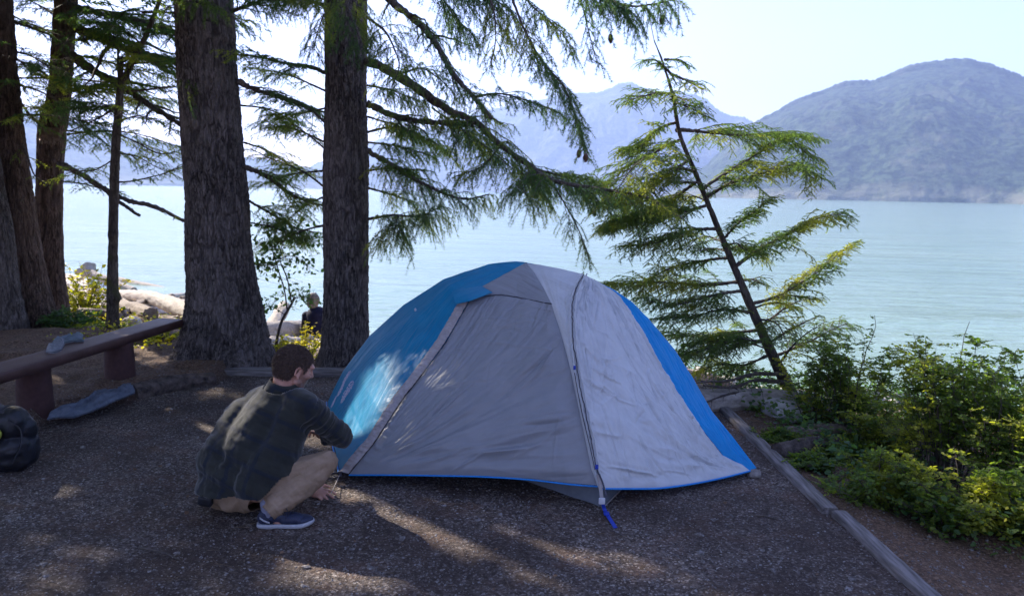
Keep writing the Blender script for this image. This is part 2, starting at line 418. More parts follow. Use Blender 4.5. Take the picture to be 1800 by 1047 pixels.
# ------------------------------------------------------------------ water
def water_mat():
    m, t, bs, _ = new_mat('glacial_water'); v = coords(t, (.45, 1.5, 1), 'World')
    big = noise_n(t, coords(t, (.02, .06, 1), 'World'), 1, 4)
    setc(t, bs, ramp(t, big.outputs[0], [(.35, (.20, .31, .25)), (.7, (.24, .345, .275))]))
    bs.inputs['Roughness'].default_value = .12; bs.inputs['IOR'].default_value = 1.33
    n1 = noise_n(t, v, 1.1, 4, .55, .4); n2 = noise_n(t, v, 4.5, 3, .6, .3); n3 = noise_n(t, coords(t, (.3, 1.2, 1), 'World'), .22, 3, .5, .3)
    b1 = bump(t, n3.outputs[0], .6, 1.0); b2 = bump(t, n1.outputs[0], .7, .20, None, b1); bump(t, n2.outputs[0], .6, .045, bs, b2)
    return m
def water_mesh():
    xs = np.r_[-16000, -6000, -1500, -400, np.arange(-120, 121, 2.0), 400, 1500, 6000, 16000]
    ys = np.r_[8, np.arange(9, 60, .5), np.arange(60, 160, 2.0), 250, 600, 1500, 5000, 14000]
    X, Y = np.meshgrid(xs, ys); Z = WATER_Z + .012 * fbm(st3(X * .5, Y * 1.3, 0), 2, 12)
    return mesh_from('water', st3(X, Y, Z), None, grid_faces(len(ys), len(xs)))
wt = link('water', water_mesh(), water_mat()); tag(wt, kind='structure')

# ------------------------------------------------------------------ mountains
def mtn_mat(name, c1, c2, rock):
    m, t, bs, _ = new_mat(name); v = coords(t, (1, 1, 1.2), 'World')
    n = noise_n(t, v, .0035, 10, .70); n2 = noise_n(t, v, .022, 6, .75)
    c = ramp(t, n2.outputs[0], [(.42, c1), (.58, c2)])
    c = mixc(t, ramp(t, n.outputs[0], [(.54, g_(0)), (.66, g_(.55))]), c, rock)
    sp = N(t, 'ShaderNodeSeparateXYZ'); t.links.new(v, sp.inputs[0])
    hz = N(t, 'ShaderNodeMapRange'); hz.inputs[1].default_value = 90; hz.inputs[2].default_value = 0; t.links.new(sp.outputs[2], hz.inputs[0])
    mu = N(t, 'ShaderNodeMath', operation='MULTIPLY'); t.links.new(hz.outputs[0], mu.inputs[0])
    t.links.new(ramp(t, n.outputs[0], [(.42, g_(0)), (.56, g_(1))]), mu.inputs[1])
    c = mixc(t, mu.outputs[0], c, tuple(min(1, x * 1.6) for x in rock)); setc(t, bs, c)
    bs.inputs['Roughness'].default_value = .95; bs.inputs['Specular IOR Level'].default_value = .1
    b1 = bump(t, n.outputs[0], 1, 60); bump(t, n2.outputs[0], .9, 14, bs, b1); return m
def mountain(name, crest, d0, d1, amp, mat, seed, cols=720, rows=170, foot=None):
    c = np.array(crest, float); px = np.linspace(c[0, 0], c[-1, 0], cols)
    cc = smooth_curve(c, 400); py = np.interp(px, cc[:, 0], cc[:, 1])
    az = []; el = []
    for a, b in zip(px, py):
        d = ray(a, b); az.append(math.atan2(d[0], d[1])); el.append(d[2] / math.hypot(d[0], d[1]))
    az = np.array(az); el = np.array(el)
    elS = el.copy(); el = el + .0009 * vnoise(st3(px * .09, 0, seed), seed) + .0008 * vnoise(st3(px * .4, 1, seed), seed)
    Hc = np.maximum(CAM_H + d1 * el, 4); t = np.linspace(0, 1, rows)
    A, T = np.meshgrid(az, t); H = np.broadcast_to(Hc, A.shape)
    wob = 1 + .06 * vnoise(st3(A * 9, 0 * A, 0 * A), seed + 3) * (1 - T)
    D = (d0 + (d1 - d0) * T) * wob; X = np.sin(A) * D; Y = np.cos(A) * D
    P = st3(X / 1300, Y / 1300, 0 * X)
    sp = ridge(P * np.array([1.5, .9, 1]) + .25 * st3(fbm(P * 2, 3, seed), fbm(P * 2 + 9, 3, seed), 0), 6, seed, .55)
    body = T ** .82
    HS = np.broadcast_to(np.maximum(CAM_H + d1 * elS, 4), A.shape); H = HS + (H - HS) * T ** 14; Z = WATER_Z - 2 + H * body + amp * H * (sp - .72) * 4.0 * (T * (1 - T) * 4) ** .9 + H * .05 * (1 - T) * T * 4 * fbm(P * 9, 5, seed + 8)
    Z += 14 * (1 - T) ** 8 * fbm(P * 30, 3, seed)
    # keep the silhouette at the crest
    zmax = CAM_H + D * (elS[None] * (.88 + .09 * T)); k_ = 25.; dz = Z - zmax; Z = np.where(T < .97, zmax - k_ * np.log1p(np.exp(-np.clip(dz / k_, -40, 40))) + np.where(dz / k_ < -40, 0, 0), Z)
    Z[0] = WATER_Z - 6
    # far side falls away
    Tb = np.linspace(0, 1, 12)[1:]; Db = d1 * (1 + Tb[:, None] * .35); Xb = np.sin(az) * Db; Yb = np.cos(az) * Db
    Zb = (Z[-1][None] + 6) * (1 - Tb[:, None] ** 1.2) - 6
    V = np.concatenate([st3(X, Y, Z), st3(Xb, Yb, Zb)]); me = mesh_from(name, V, None, grid_faces(rows + 11, cols))
    o = link(name, me, mat); tag(o, kind='structure'); return o
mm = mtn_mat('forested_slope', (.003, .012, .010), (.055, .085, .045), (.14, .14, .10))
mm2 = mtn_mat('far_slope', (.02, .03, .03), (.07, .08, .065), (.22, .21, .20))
mountain('mountain', [(1140, 352), (1200, 322), (1250, 280), (1300, 232), (1330, 211), (1360, 196), (1400, 174), (1450, 155), (1490, 140), (1535, 139),
                      (1560, 129), (1600, 114), (1650, 104), (1700, 102), (1740, 112), (1800, 133), (1900, 165), (2020, 200), (2250, 250), (2500, 300), (2700, 370)],
         3300, 5200, .10, mm, 21)
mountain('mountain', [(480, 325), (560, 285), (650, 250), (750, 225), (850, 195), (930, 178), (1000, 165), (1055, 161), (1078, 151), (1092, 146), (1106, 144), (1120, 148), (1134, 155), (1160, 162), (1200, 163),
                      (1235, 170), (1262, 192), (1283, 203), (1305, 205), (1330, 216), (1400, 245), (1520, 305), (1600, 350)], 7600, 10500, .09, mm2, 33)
mountain('mountain', [(-1500, 200), (-1000, 90), (-600, 60), (-300, 110), (-100, 150), (30, 188), (150, 215), (320, 257), (420, 272), (560, 298), (650, 322), (720, 345)], 5600, 8200, .10, mm, 47)

# ------------------------------------------------------------------ haze
hz = bpy.data.materials.new('haze_air'); hz.use_nodes = True; hz.node_tree.nodes.clear()
ho = hz.node_tree.nodes.new('ShaderNodeOutputMaterial'); hv = hz.node_tree.nodes.new('ShaderNodeVolumePrincipled')
hv.inputs['Color'].default_value = (.46, .60, 1.0, 1); hv.inputs['Density'].default_value = 0.85e-4; hv.inputs['Anisotropy'].default_value = 0.25
hz.node_tree.links.new(hv.outputs[0], ho.inputs['Volume'])
gh = Geo(); box(gh, (0, 4000, 1250), (34000, 27000, 2600)); ho_ = build('haze', gh, hz, smooth=False)
V_ = get_co(ho_.data); V_[:, 2] = np.where(V_[:, 2] < 0, -20, V_[:, 2]); set_co(ho_.data, V_); tag(ho_, kind='stuff')

# ------------------------------------------------------------------ small stones
rs = np.random.RandomState(5)
def rocks(g, P, S, sub=1, flat=.6, seed=0):
    """many stones at once: P (M,3), S (M,)"""
    V, Fc = ico(sub); M_ = len(P); r = np.random.RandomState(seed)
    th = r.rand(M_) * 6.28; c, s = np.cos(th), np.sin(th); sx = 1 + .5 * r.rand(M_); sz = flat * (.7 + .6 * r.rand(M_))
    j = 1 + .22 * r.randn(M_, len(V), 1); W = V[None] * j
    W = W * np.stack([sx, np.ones(M_), sz], -1)[:, None]
    X = W[..., 0] * c[:, None] - W[..., 1] * s[:, None]; Y = W[..., 0] * s[:, None] + W[..., 1] * c[:, None]
    W = np.stack([X, Y, W[..., 2]], -1) * np.asarray(S)[:, None, None] + np.asarray(P)[:, None]
    g.add(W, (Fc[None] + (np.arange(M_) * len(V))[:, None, None]).reshape(-1, 3))
def stone_mat(name, cols, scale):
    m, t, bs, _ = new_mat(name); v = coords(t, (1, 1, 1), 'World')
    vo = N(t, 'ShaderNodeTexVoronoi'); vo.inputs['Scale'].default_value = scale; t.links.new(v, vo.inputs['Vector'])
    sep = N(t, 'ShaderNodeSeparateColor'); t.links.new(vo.outputs['Color'], sep.inputs[0])
    n = noise_n(t, v, scale * 3, 5); c = ramp(t, sep.outputs[0], [(i / (len(cols) - 1), q) for i, q in enumerate(cols)])
    c = mixc(t, .35, c, ramp(t, n.outputs[0], [(.3, cols[0]), (.7, cols[-1])])); setc(t, bs, c); bs.inputs['Roughness'].default_value = .8
    bump(t, n.outputs[0], .3, .01, bs); return m
MT['pebble'] = stone_mat('pebble_stone', [(.05, .042, .038), (.11, .09, .08), (.17, .15, .14), (.30, .28, .27)], 60)
MT['cobble'] = stone_mat('cobble_stone', [(.17, .155, .14), (.36, .33, .30), (.5, .46, .42), (.68, .64, .60)], 7)
g = Geo(); n_ = 42000
y = 1.9 + 5.3 * rs.rand(n_) ** 1.5; x = -3.6 + rs.rand(n_) * 6.6; s = .0022 + .0045 * rs.rand(n_) ** 3
keep = np.abs(x) < y * .75 + .3; x, y, s = x[keep], y[keep], s[keep]
rocks(g, st3(x, y, terrain(x, y) + s * .2), s * np.where(rs.rand(len(s)) < .02, 2.2, 1), 1, .6, 1)
tag(build('gravel', g, MT['pebble'], smooth=False), kind='stuff')
g = Geo(); n_ = 15000
x = -16 + 28 * rs.rand(n_); y = 7.6 + 18 * rs.rand(n_); s = .018 + .085 * rs.rand(n_) ** 5
b, f = weights(x, y); keep = (b > rs.rand(n_)) & (y < shore_y(x) + .6); x, y, s = x[keep], y[keep], s[keep]
rocks(g, st3(x, y, terrain(x, y) + s * .1), s, 2, .6, 2)
tag(build('beach_stones', g, MT['cobble']), kind='stuff')
# a few bigger stones
g = Geo(); n_ = 260; x = -3.6 + rs.rand(n_) * 8; y = 2.0 + 6.5 * rs.rand(n_); s = .007 + .010 * rs.rand(n_) ** 3
rocks(g, st3(x, y, terrain(x, y) + s * .1), s, 2, .55, 7); tag(build('loose_stones', g, MT['pebble']), kind='stuff')
# needle litter and bits of twig on the ground
g = Geo(); n_ = 16000
x = -9 + 13 * rs.rand(n_); y = 1.9 + 8 * rs.rand(n_) ** 1.2; b, f = weights(x, y)
keep = (rs.rand(n_) < .45 + f) & (b < .6); x, y = x[keep], y[keep]; L = .008 + .05 * rs.rand(len(x)) ** 3; th = rs.rand(len(x)) * 6.28
z = terrain(x, y) + .003; dx = np.cos(th) * L; dy = np.sin(th) * L
P = np.stack([st3(x - dx, y - dy, z), st3(x, y, z + .003), st3(x + dx, y + dy, z)], 1)
tubes(g, P, np.broadcast_to((.0009 + .02 * L * .8)[:, None] * np.array([1, .9, .6]), P.shape[:2]), 3)
tag(build('twig_litter', g, simple_mat('litter', (.03, .02, .015), (.22, .16, .11), 40, .9), smooth=False), kind='stuff')

# ------------------------------------------------------------------ timber edging
MT['timber'] = simple_mat('weathered_timber', (.045, .038, .035), (.24, .215, .205), 8, .85, .6, .004, 'World', (7, .6, 7), 8)
MT['timber_x'] = simple_mat('weathered_timber_b', (.05, .043, .04), (.24, .215, .205), 6, .85, .6, .004, 'World', (.6, 7, 7), 8)
def timber(name, p0, p1, w, h, z0, mat, label, seed):
    p0 = np.array(p0, float); p1 = np.array(p1, float); d = p1 - p0; L = np.linalg.norm(d); d /= L; nrm = np.array([-d[1], d[0], 0])
    n = int(L / .02); t = np.linspace(0, L, n)
    prof = np.array([(-.5, 0), (-.5, .45), (-.5, .88), (-.46, .98), (-.3, 1), (0, 1), (.3, 1), (.46, .98), (.5, .88), (.5, .45), (.5, 0), (0, 0)])
    V = p0 + t[:, None, None] * d + prof[None, :, :1] * w * nrm + np.array([0, 0, 1.0]) * (prof[None, :, 1:] * h + z0)
    nz = st3(fbm(V * 9, 3, seed), fbm(V * 9 + 5, 3, seed), fbm(V * np.array([3, 3, 9]) + 9, 4, seed)) * .0035
    V = V + nz; g = Geo(); k = len(prof); g.add(V, grid_faces(n, k, True))
    for e in (0, n - 1): g.add(np.vstack([V[e], V[e].mean(0)]), [[k, q, (q + 1) % k] for q in range(k)])
    o = build(name, g, mat); origin_to(o, p0); tag(o, label, 'edging', 'timbers edging the gravel pad'); return o
timber('edging_timber', (1.70, 7.0, 0), (1.755, 3.99, 0), .085, .10, -.06, MT['timber'], 'weathered grey timber edging beside the right rear of the tent', 1)
timber('edging_timber', (1.79, 3.96, 0), (1.86, 2.0, 0), .082, .10, -.06, MT['timber'], 'weathered grey timber edging in the near corner beside the dark gravel', 2)
timber('edging_timber', (-2.60, 6.84, 0), (-.35, 6.98, 0), .12, .115, -.05, MT['timber_x'], 'weathered grey timber lying at the foot of the two big trunks', 3)
# ------------------------------------------------------------------ tent
def pc(lst): return np.array([PY(*q) for q in lst])
def coons(b, t, l, r, n, m):
    """surface from bottom, top (left to right) and left, right (bottom to top) curves; n across, m up"""
    b = resample(b, n); t = resample(t, n); l = resample(l, m); r = resample(r, m)
    u = np.linspace(0, 1, n)[None, :, None]; v = np.linspace(0, 1, m)[:, None, None]
    S = (1 - v) * b[None] + v * t[None] + (1 - u) * l[:, None] + u * r[:, None]
    S -= (1 - u) * (1 - v) * b[0] + u * (1 - v) * b[-1] + (1 - u) * v * t[0] + u * v * t[-1]
    return S
def normals(S):
    n = np.cross(np.gradient(S, axis=1), np.gradient(S, axis=0)); return n / (np.linalg.norm(n, axis=-1, keepdims=True) + 1e-9)
def panel(name, S, mat, parent, bulge=0.03, wr=None, out=None, thick=0.0015):
    m, n = S.shape[:2]; N_ = normals(S)
    c = S.mean((0, 1)); ctr = np.array([-.05, 5.3, .2])
    if np.sum((c - ctr) * N_.mean((0, 1))) < 0: N_ = -N_
    u = np.linspace(0, 1, n)[None, :]; v = np.linspace(0, 1, m)[:, None]
    edge = (np.clip(4 * u * (1 - u), 0, 1) ** .6) * (np.clip(4 * v * (1 - v), 0, 1) ** .6)
    d = bulge * edge
    if wr is not None: d = d + wr(u, v, S)
    S = S + d[..., None] * N_
    F_ = grid_faces(m, n)
    # cloth has a thickness: an inner sheet just behind the outer one
    V = np.concatenate([S.reshape(-1, 3), (S - thick * N_).reshape(-1, 3)]); k = m * n
    F2 = F_[:, ::-1] + k
    ring = np.concatenate([np.arange(n), np.arange(1, m) * n + n - 1, (m - 1) * n + np.arange(n - 2, -1, -1), np.arange(m - 2, 0, -1) * n])
    r2 = np.roll(ring, -1); F3_ = np.stack([ring, r2, r2 + k, ring + k], -1)
    o = link(name, mesh_from(name, V, None, np.concatenate([F_, F2, F3_])), mat, parent); return o, S, N_

def fabric(name, col, col2, trans=.18, rough=.55, wscale=9, wb=.35, stretch=(1, 1, 1), sheen=0.5):
    m, t, bs, out = new_mat(name); wb = wb * .35; v = coords(t, stretch, 'World'); n = noise_n(t, v, wscale, 5, .6, .8)
    fine = noise_n(t, v, 60, 4, .6); c = ramp(t, n.outputs[0], [(.3, col), (.7, col2)]); setc(t, bs, c)
    bs.inputs['Roughness'].default_value = rough; bs.inputs['Specular IOR Level'].default_value = sheen
    b1 = bump(t, n.outputs[0], wb, .02); bump(t, fine.outputs[0], .25, .0015, bs, b1)
    tr = N(t, 'ShaderNodeBsdfTranslucent'); mx = N(t, 'ShaderNodeMixShader'); mx.inputs[0].default_value = trans
    t.links.new(c, tr.inputs[0]); t.links.new(bs.outputs[0], mx.inputs[1]); t.links.new(tr.outputs[0], mx.inputs[2]); t.links.new(mx.outputs[0], out.inputs[0])
    return m
MT['fly_grey'] = fabric('grey_fly', (.225, .24, .265), (.26, .27, .295), .12, .5, 7, .3)
MT['fly_silver'] = fabric('silver_fly', (.48, .505, .53), (.56, .58, .60), .15, .42, 9, .35)
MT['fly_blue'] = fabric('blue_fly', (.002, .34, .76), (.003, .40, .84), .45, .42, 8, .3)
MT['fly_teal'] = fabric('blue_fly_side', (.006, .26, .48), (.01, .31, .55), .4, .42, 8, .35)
MT['sleeve'] = fabric('sleeve_fabric', (.27, .245, .24), (.36, .33, .325), .05, .7, 30, .6)
MT['tub'] = fabric('tub_fabric', (.10, .115, .14), (.14, .16, .19), .05, .5, 12, .4)
MT['trim'] = simple_mat('blue_trim', (.003, .16, .50), (.006, .22, .62), 60, .5, .2)
MT['webbing'] = simple_mat('blue_webbing', (.008, .03, .28), (.012, .05, .42), 200, .6, .4, .001)
MT['cord_dark'] = simple_mat('dark_cord', (.02, .02, .03), (.06, .06, .08), 200, .7, .3, .001)
MT['plastic_white'] = simple_mat('pale_buckle', (.42, .43, .47), (.5, .51, .55), 50, .4, .1)
MT['print'] = simple_mat('pale_print', (.42, .42, .55), (.52, .52, .64), 80, .6, .1)
MT['stone'] = simple_mat('grey_rock', (.10, .09, .085), (.26, .24, .225), 22, .85, .8, .01)

tent = thing('tent', 'blue and grey dome tent with a silver front panel pitched on the gravel pad', 'tent', (-.05, 5.2, 0))

# pole and hem lines
sl_l = pc([(598, 829, 4.32), (620, 800, 4.36), (645, 772, 4.41), (672, 728, 4.49), (698, 690, 4.58), (720, 664, 4.64), (767, 600, 4.80), (811, 526, 4.97)])
sl_r = pc([(614, 833, 4.30), (634, 808, 4.34), (658, 779, 4.39), (686, 735, 4.48), (712, 697, 4.56), (736, 667, 4.63), (783, 603, 4.78), (826, 528, 4.94)])
top_l = pc([(811, 526, 4.97), (826, 515, 5.0), (842, 506, 5.03), (880, 486, 5.10), (922, 463, 5.2)])
R2 = pc([(1050, 852, 4.02), (1040, 825, 4.04), (1022, 740, 4.14), (1002, 645, 4.30), (986, 585, 4.45), (969, 533, 4.63)])
R2t = pc([(969, 533, 4.63), (955, 505, 4.80), (940, 480, 5.0), (926, 463, 5.2)])
R3 = pc([(1058, 858, 4.00), (1050, 830, 4.03), (1032, 740, 4.12), (1014, 650, 4.26), (1007, 590, 4.38), (1006, 540, 4.53), (1013, 505, 4.67), (1026, 482, 4.83)])
R4 = pc([(1318, 826, 4.53), (1272, 801, 4.56), (1238, 758, 4.61), (1200, 703, 4.70), (1172, 660, 4.78), (1144, 610, 4.86), (1110, 552, 4.97), (1080, 513, 5.06)])
R5 = pc([(1330, 822, 4.56), (1310, 796, 4.62), (1288, 767, 4.70), (1251, 722, 4.86), (1217, 662, 5.0), (1185, 613, 5.08), (1140, 560, 5.13), (1110, 532, 5.14), (1082, 511, 5.12)])
R0 = pc([(576, 706, 5.95), (586, 685, 5.93), (603, 652, 5.88), (650, 590, 5.72), (710, 536, 5.55), (780, 492, 5.42), (858, 466, 5.32), (905, 460, 5.26), (924, 461, 5.25)])
seam = pc([(826, 528, 4.94), (850, 521, 4.93), (880, 519, 4.90), (910, 523, 4.83), (969, 535, 4.63)])
hem_ab = pc([(614, 833, 4.30), (680, 833, 4.26), (760, 834, 4.22), (850, 836, 4.16), (930, 841, 4.10), (1000, 849, 4.04), (1050, 853, 4.02)])
hem_bc = pc([(1058, 857, 4.00), (1100, 857, 4.06), (1160, 856, 4.14), (1220, 848, 4.26), (1270, 838, 4.40), (1318, 826, 4.53)])
hem_da = pc([(576, 706, 5.95), (578, 730, 5.5), (588, 785, 4.8), (598, 829, 4.32)])

def folds(dirv, freq, amp, seed, ridg=False, asp=.12):
    """tension folds running along dirv (in u,v), fading smoothly"""
    dv = np.array(dirv, float); dv /= np.linalg.norm(dv)
    def f(u, v, S):
        a = u * dv[0] + v * dv[1]; b = -u * dv[1] + v * dv[0]
        a, b = np.broadcast_arrays(a, b); p = st3(a * freq * asp, b * freq, 0 * a + seed)
        n = fbm(p, 4, seed); n = (1 - np.abs(n) * 2) if ridg else n
        e = np.clip(12 * u * (1 - u), 0, 1) * np.clip(12 * v * (1 - v), 0, 1); return amp * n * e
    return f
def addw(*fs): return lambda u, v, S: sum(f(u, v, S) for f in fs)
def edge_pucker(side, freq, amp, width, seed):
    """short creases at right angles to one edge"""
    def f(u, v, S):
        d = {'l': u, 'r': 1 - u, 'b': v, 't': 1 - v}[side]; a = v if side in 'lr' else u
        d, a = np.broadcast_arrays(d, a)
        n = fbm(st3(a * freq + d * freq * .5, d * freq * .18, 0 * a + seed), 3, seed)
        return amp * n * np.exp(-(d / width) ** 2) * sstep(0, .02, d) * np.clip(14 * a * (1 - a), 0, 1)
    return f
def creases(n, seed, ang, spread, amp, wid, pivot=None, lmin=.15, lmax=.5):
    # individual sharp tension creases; pivot makes them fan out from a corner
    def f(u, v, S):
        r = np.random.RandomState(seed); u, v = np.broadcast_arrays(u, v); d = np.zeros(u.shape)
        for _ in range(n):
            c = r.rand(2); a = math.radians(ang + spread * r.randn())
            if pivot is not None: a = math.atan2(c[1] - pivot[1], c[0] - pivot[0]) + .12 * r.randn()
            L = r.uniform(lmin, lmax) / 2; w_ = wid * r.uniform(.5, 1.6); bend = r.uniform(-.3, .3)
            x = (u - c[0]) * math.cos(a) + (v - c[1]) * math.sin(a); y = -(u - c[0]) * math.sin(a) + (v - c[1]) * math.cos(a) + bend * x * x / L * .5
            s = 1 if r.rand() < .6 else -1; d += s * amp * r.uniform(.4, 1.2) * (np.exp(-np.abs(y / w_) ** 1.3) - .5 * np.exp(-(y / (2.6 * w_)) ** 2)) * np.clip(1 - (x / L) ** 2, 0, 1) ** 1.2
        return d * np.clip(16 * u * (1 - u), 0, 1) * np.clip(16 * v * (1 - v), 0, 1)
    return f
def lowfolds(u, v, S):
    # folds fanning from the left staking point up into the panel
    th = np.arctan2(v + .02, u + .02); r = np.hypot(u, v)
    return .028 * fbm(st3(th * 9, r * .9, 4), 3, 4) * sstep(.05, .35, r) * (1 - sstep(.9, 1.3, r)) * np.clip(10 * u * (1 - u), 0, 1) * np.clip(10 * v * (1 - v), 0, 1)
door, S_door, _ = panel('door_panel', coons(hem_ab, seam, sl_r, R2, 260, 220), MT['fly_grey'], tent, .055,
      addw(lowfolds, folds((1, .55), 8, .012, 3), folds((1, .35), 14, .0035, 9, True), creases(34, 5, 35, 16, .018, .010), creases(26, 6, 0, 0, .018, .011, (-.05, -.05), .25, .7), creases(16, 7, 0, 8, .010, .010, None, .3, .8), creases(14, 8, 80, 12, .006, .005), folds((.4, 1), 30, .002, 13), edge_pucker('r', 40, .008, .05, 5), edge_pucker('l', 50, .010, .06, 6),
           lambda u, v, S: .006 * np.sin(v * 60 + 3 * fbm(st3(u * 3, v * 2, 0), 2, 1)) * np.exp(-((v - .08) / .07) ** 2) * np.clip(8 * u * (1 - u), 0, 1)))
upper, _, _ = panel('upper_panel', coons(seam, np.array([top_l[-1], R2t[-1]]), np.vstack([sl_r[-1:], top_l[2:]]), R2t, 120, 90), MT['fly_grey'], tent, .012, folds((1, -.5), 12, .005, 6))
strip, _, _ = panel('silver_strip', coons(np.array([hem_ab[-1], R3[0]]), pc([(926, 463, 5.2), (950, 465, 5.12), (975, 470, 5.02), (1000, 476, 4.93), (1026, 482, 4.83)]), np.vstack([R2, R2t[1:]]), R3, 50, 320),
      MT['fly_silver'], tent, .012, addw(folds((.3, 1), 10, .004, 15), edge_pucker('r', 60, .010, .3, 8), lambda u, v, S: .005 * fbm(st3(u * 3, v * 60, 3), 3, 3) * u))
right, S_right, _ = panel('silver_panel', coons(hem_bc, pc([(1026, 482, 4.83), (1052, 495, 4.96), (1080, 513, 5.06)]), R3, R4, 240, 300), MT['fly_silver'], tent, .05,
      addw(folds((.15, 1), 8, .013, 21), folds((-.3, 1), 14, .004, 23, True), creases(50, 15, 86, 12, .024, .010, None, .2, .7), creases(40, 16, 0, 0, .026, .009, (1.05, -.05), .15, .5), creases(18, 17, 0, 12, .010, .010), creases(50, 18, 60, 60, .011, .007, None, .05, .2), folds((1, -.5), 22, .004, 24), edge_pucker('l', 90, .008, .05, 7), edge_pucker('r', 50, .012, .10, 26),
           lambda u, v, S: .026 * fbm(st3(u * 7 + v * 3, v * 5 - u * 3, 9), 4, 9) * np.exp(-(v / .35) ** 2) * sstep(0, .05, v),
           lambda u, v, S: .016 * fbm(st3((np.arctan2(v + .05, 1.04 - u)) * 16, np.hypot(v, 1 - u) * 1.2, 9), 3, 29) * sstep(.02, .2, np.hypot(v, 1 - u)) * (1 - sstep(.6, 1, np.hypot(v, 1 - u))) * np.clip(12 * (1 - u), 0, 1) * np.clip(12 * v, 0, 1)))
rb, _, _ = panel('blue_panel', coons(np.array([R4[0], R5[0]]), np.array([R4[-1], R5[-1]]), R4, R5, 60, 260), MT['fly_blue'], tent, .018,
      addw(folds((.25, 1), 5, .014, 31), creases(30, 35, 70, 25, .010, .03, None, .05, .25), folds((1, .9), 22, .006, 33, True), edge_pucker('l', 60, .006, .2, 35)))
top_R = pc([(924, 461, 5.25), (905, 460, 5.26)])
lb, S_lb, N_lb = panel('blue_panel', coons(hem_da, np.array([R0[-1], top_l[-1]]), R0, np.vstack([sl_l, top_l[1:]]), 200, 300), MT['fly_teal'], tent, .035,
      addw(folds((.2, 1), 7, .010, 41), creases(30, 25, 0, 0, .005, .010, (1.03, -.03), .2, .6), creases(20, 26, 75, 12, .005, .009), folds((.5, 1), 30, .002, 43, True), edge_pucker('r', 46, .006, .05, 45),
           lambda u, v, S: .004 * fbm(st3((np.arctan2(v + .03, 1.03 - u)) * 14, np.hypot(v, 1 - u) * 1.0, 9), 3, 49) * sstep(.02, .2, np.hypot(v, 1 - u)) * (1 - sstep(.5, .9, np.hypot(v, 1 - u))) * np.clip(12 * (1 - u), 0, 1)))
# blue vent hood reaching over the top of the door
hood = coons(pc([(800, 536, 4.90), (826, 530, 4.86), (866, 515, 4.90)]), pc([(795, 512, 5.06), (830, 506, 5.04), (846, 503, 5.03)]),
             pc([(800, 536, 4.90), (795, 512, 5.06)]), pc([(866, 515, 4.90), (846, 503, 5.03)]), 40, 20)
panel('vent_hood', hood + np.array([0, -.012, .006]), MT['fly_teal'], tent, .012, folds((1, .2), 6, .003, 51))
# pole sleeve
mid = (sl_l + sl_r) / 2
def lump(u, v, S): return .007 * fbm(st3(u * 2, v * 75, 2), 3, 61) + .006
panel('pole_sleeve', coons(np.array([sl_l[0], sl_r[0]]), np.array([sl_l[-1], sl_r[-1]]), sl_l, sl_r, 18, 400) + np.array([-.0, -.010, .006]), MT['sleeve'], tent, .014, lump)
# back of the fly
RK = np.array([(-.62, 6.65, .05), (-.5, 6.45, .5), (-.3, 6.1, .85), (-.1, 5.7, 1.1), (.06, 5.4, 1.2)]); RK[-1] = R0[-1]
hem_k1 = np.array([R5[0], (1.38, 5.1, .05), (1.0, 5.8, .05), (.2, 6.45, .05), RK[0]])
ridge_back = np.vstack([R5[-1:], pc([(1026, 482, 4.88), (975, 471, 5.06), (924, 461, 5.25)])])
panel('rear_panel', coons(hem_k1, ridge_back, R5, RK, 120, 90), MT['fly_blue'], tent, .0, folds((.2, 1), 10, .01, 71))
hem_k2 = np.array([RK[0], (-1.2, 6.55, .05), R0[0]])
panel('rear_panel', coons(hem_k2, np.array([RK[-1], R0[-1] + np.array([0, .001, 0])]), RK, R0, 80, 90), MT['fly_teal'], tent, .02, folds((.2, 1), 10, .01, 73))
# blue hem trim
def cordline(name, P, r, mat, parent, n=120, sides=6, flatz=1.0, jit=0.0, seed=0):
    P = smooth_curve(P, n)
    if jit: P = P + jit * st3(fbm(P * 30, 2, seed), fbm(P * 30 + 3, 2, seed), fbm(P * 30 + 7, 2, seed))
    g = Geo(); tubes(g, P[None], np.full((1, n), r), sides, True); return build(name, g, mat, parent)
cordline('hem_trim', hem_ab + np.array([0, -.008, -.002]), .0052, MT['trim'], tent)
cordline('hem_trim', hem_bc + np.array([0, -.008, -.002]), .0058, MT['trim'], tent)
cordline('hem_trim', hem_da + np.array([-.01, 0, -.002]), .006, MT['trim'], tent)
# seams and bunched cord along the pole line
cordline('seam', seam + np.array([0, -.012, .004]), .0035, MT['cord_dark'], tent, jit=.004)
for k, (dx, r, mt_) in enumerate([(0, .0028, 'cord_dark'), (.016, .0045, 'fly_silver'), (-.012, .004, 'fly_silver')]):
    cordline('pole_cord', R3 + np.array([dx, -.016, .004]), r, MT[mt_], tent, 200, 6, jit=.007, seed=k)
# inner tent tub showing under the fly at the front corner
cB = G(1061, 893, 0); tl = G(925, 846, 0); tl = cB + (tl - cB) * 4.2; tr_ = G(1096, 858, 0); tr_ = cB + (tr_ - cB) * 2.6
tl[2] = tr_[2] = .0; back = tl + (tr_ - cB); g = Geo()
inn = (cB + back) / 2
foot = np.array([cB, tr_, back, tl]); topc = foot + (inn - foot) * .09 + np.array([0, 0, .26])
for a in range(4):
    b = (a + 1) % 4; S = coons(foot[[a, b]], topc[[a, b]], np.array([foot[a], topc[a]]), np.array([foot[b], topc[b]]), 60, 14)
    N_ = normals(S); S = S + (.008 * fbm(S * 9, 3, a))[..., None] * N_; S[..., 2] = np.maximum(S[..., 2], .004)
    g.add(S, grid_faces(14, 60))
build('tub_floor', g, MT['tub'], tent)
cordline('tub_seam', np.array([cB + [0, 0, .008], cB + (tr_ - cB) * .5 + [0, 0, .008]]), .004, MT['sleeve'], tent, 20)
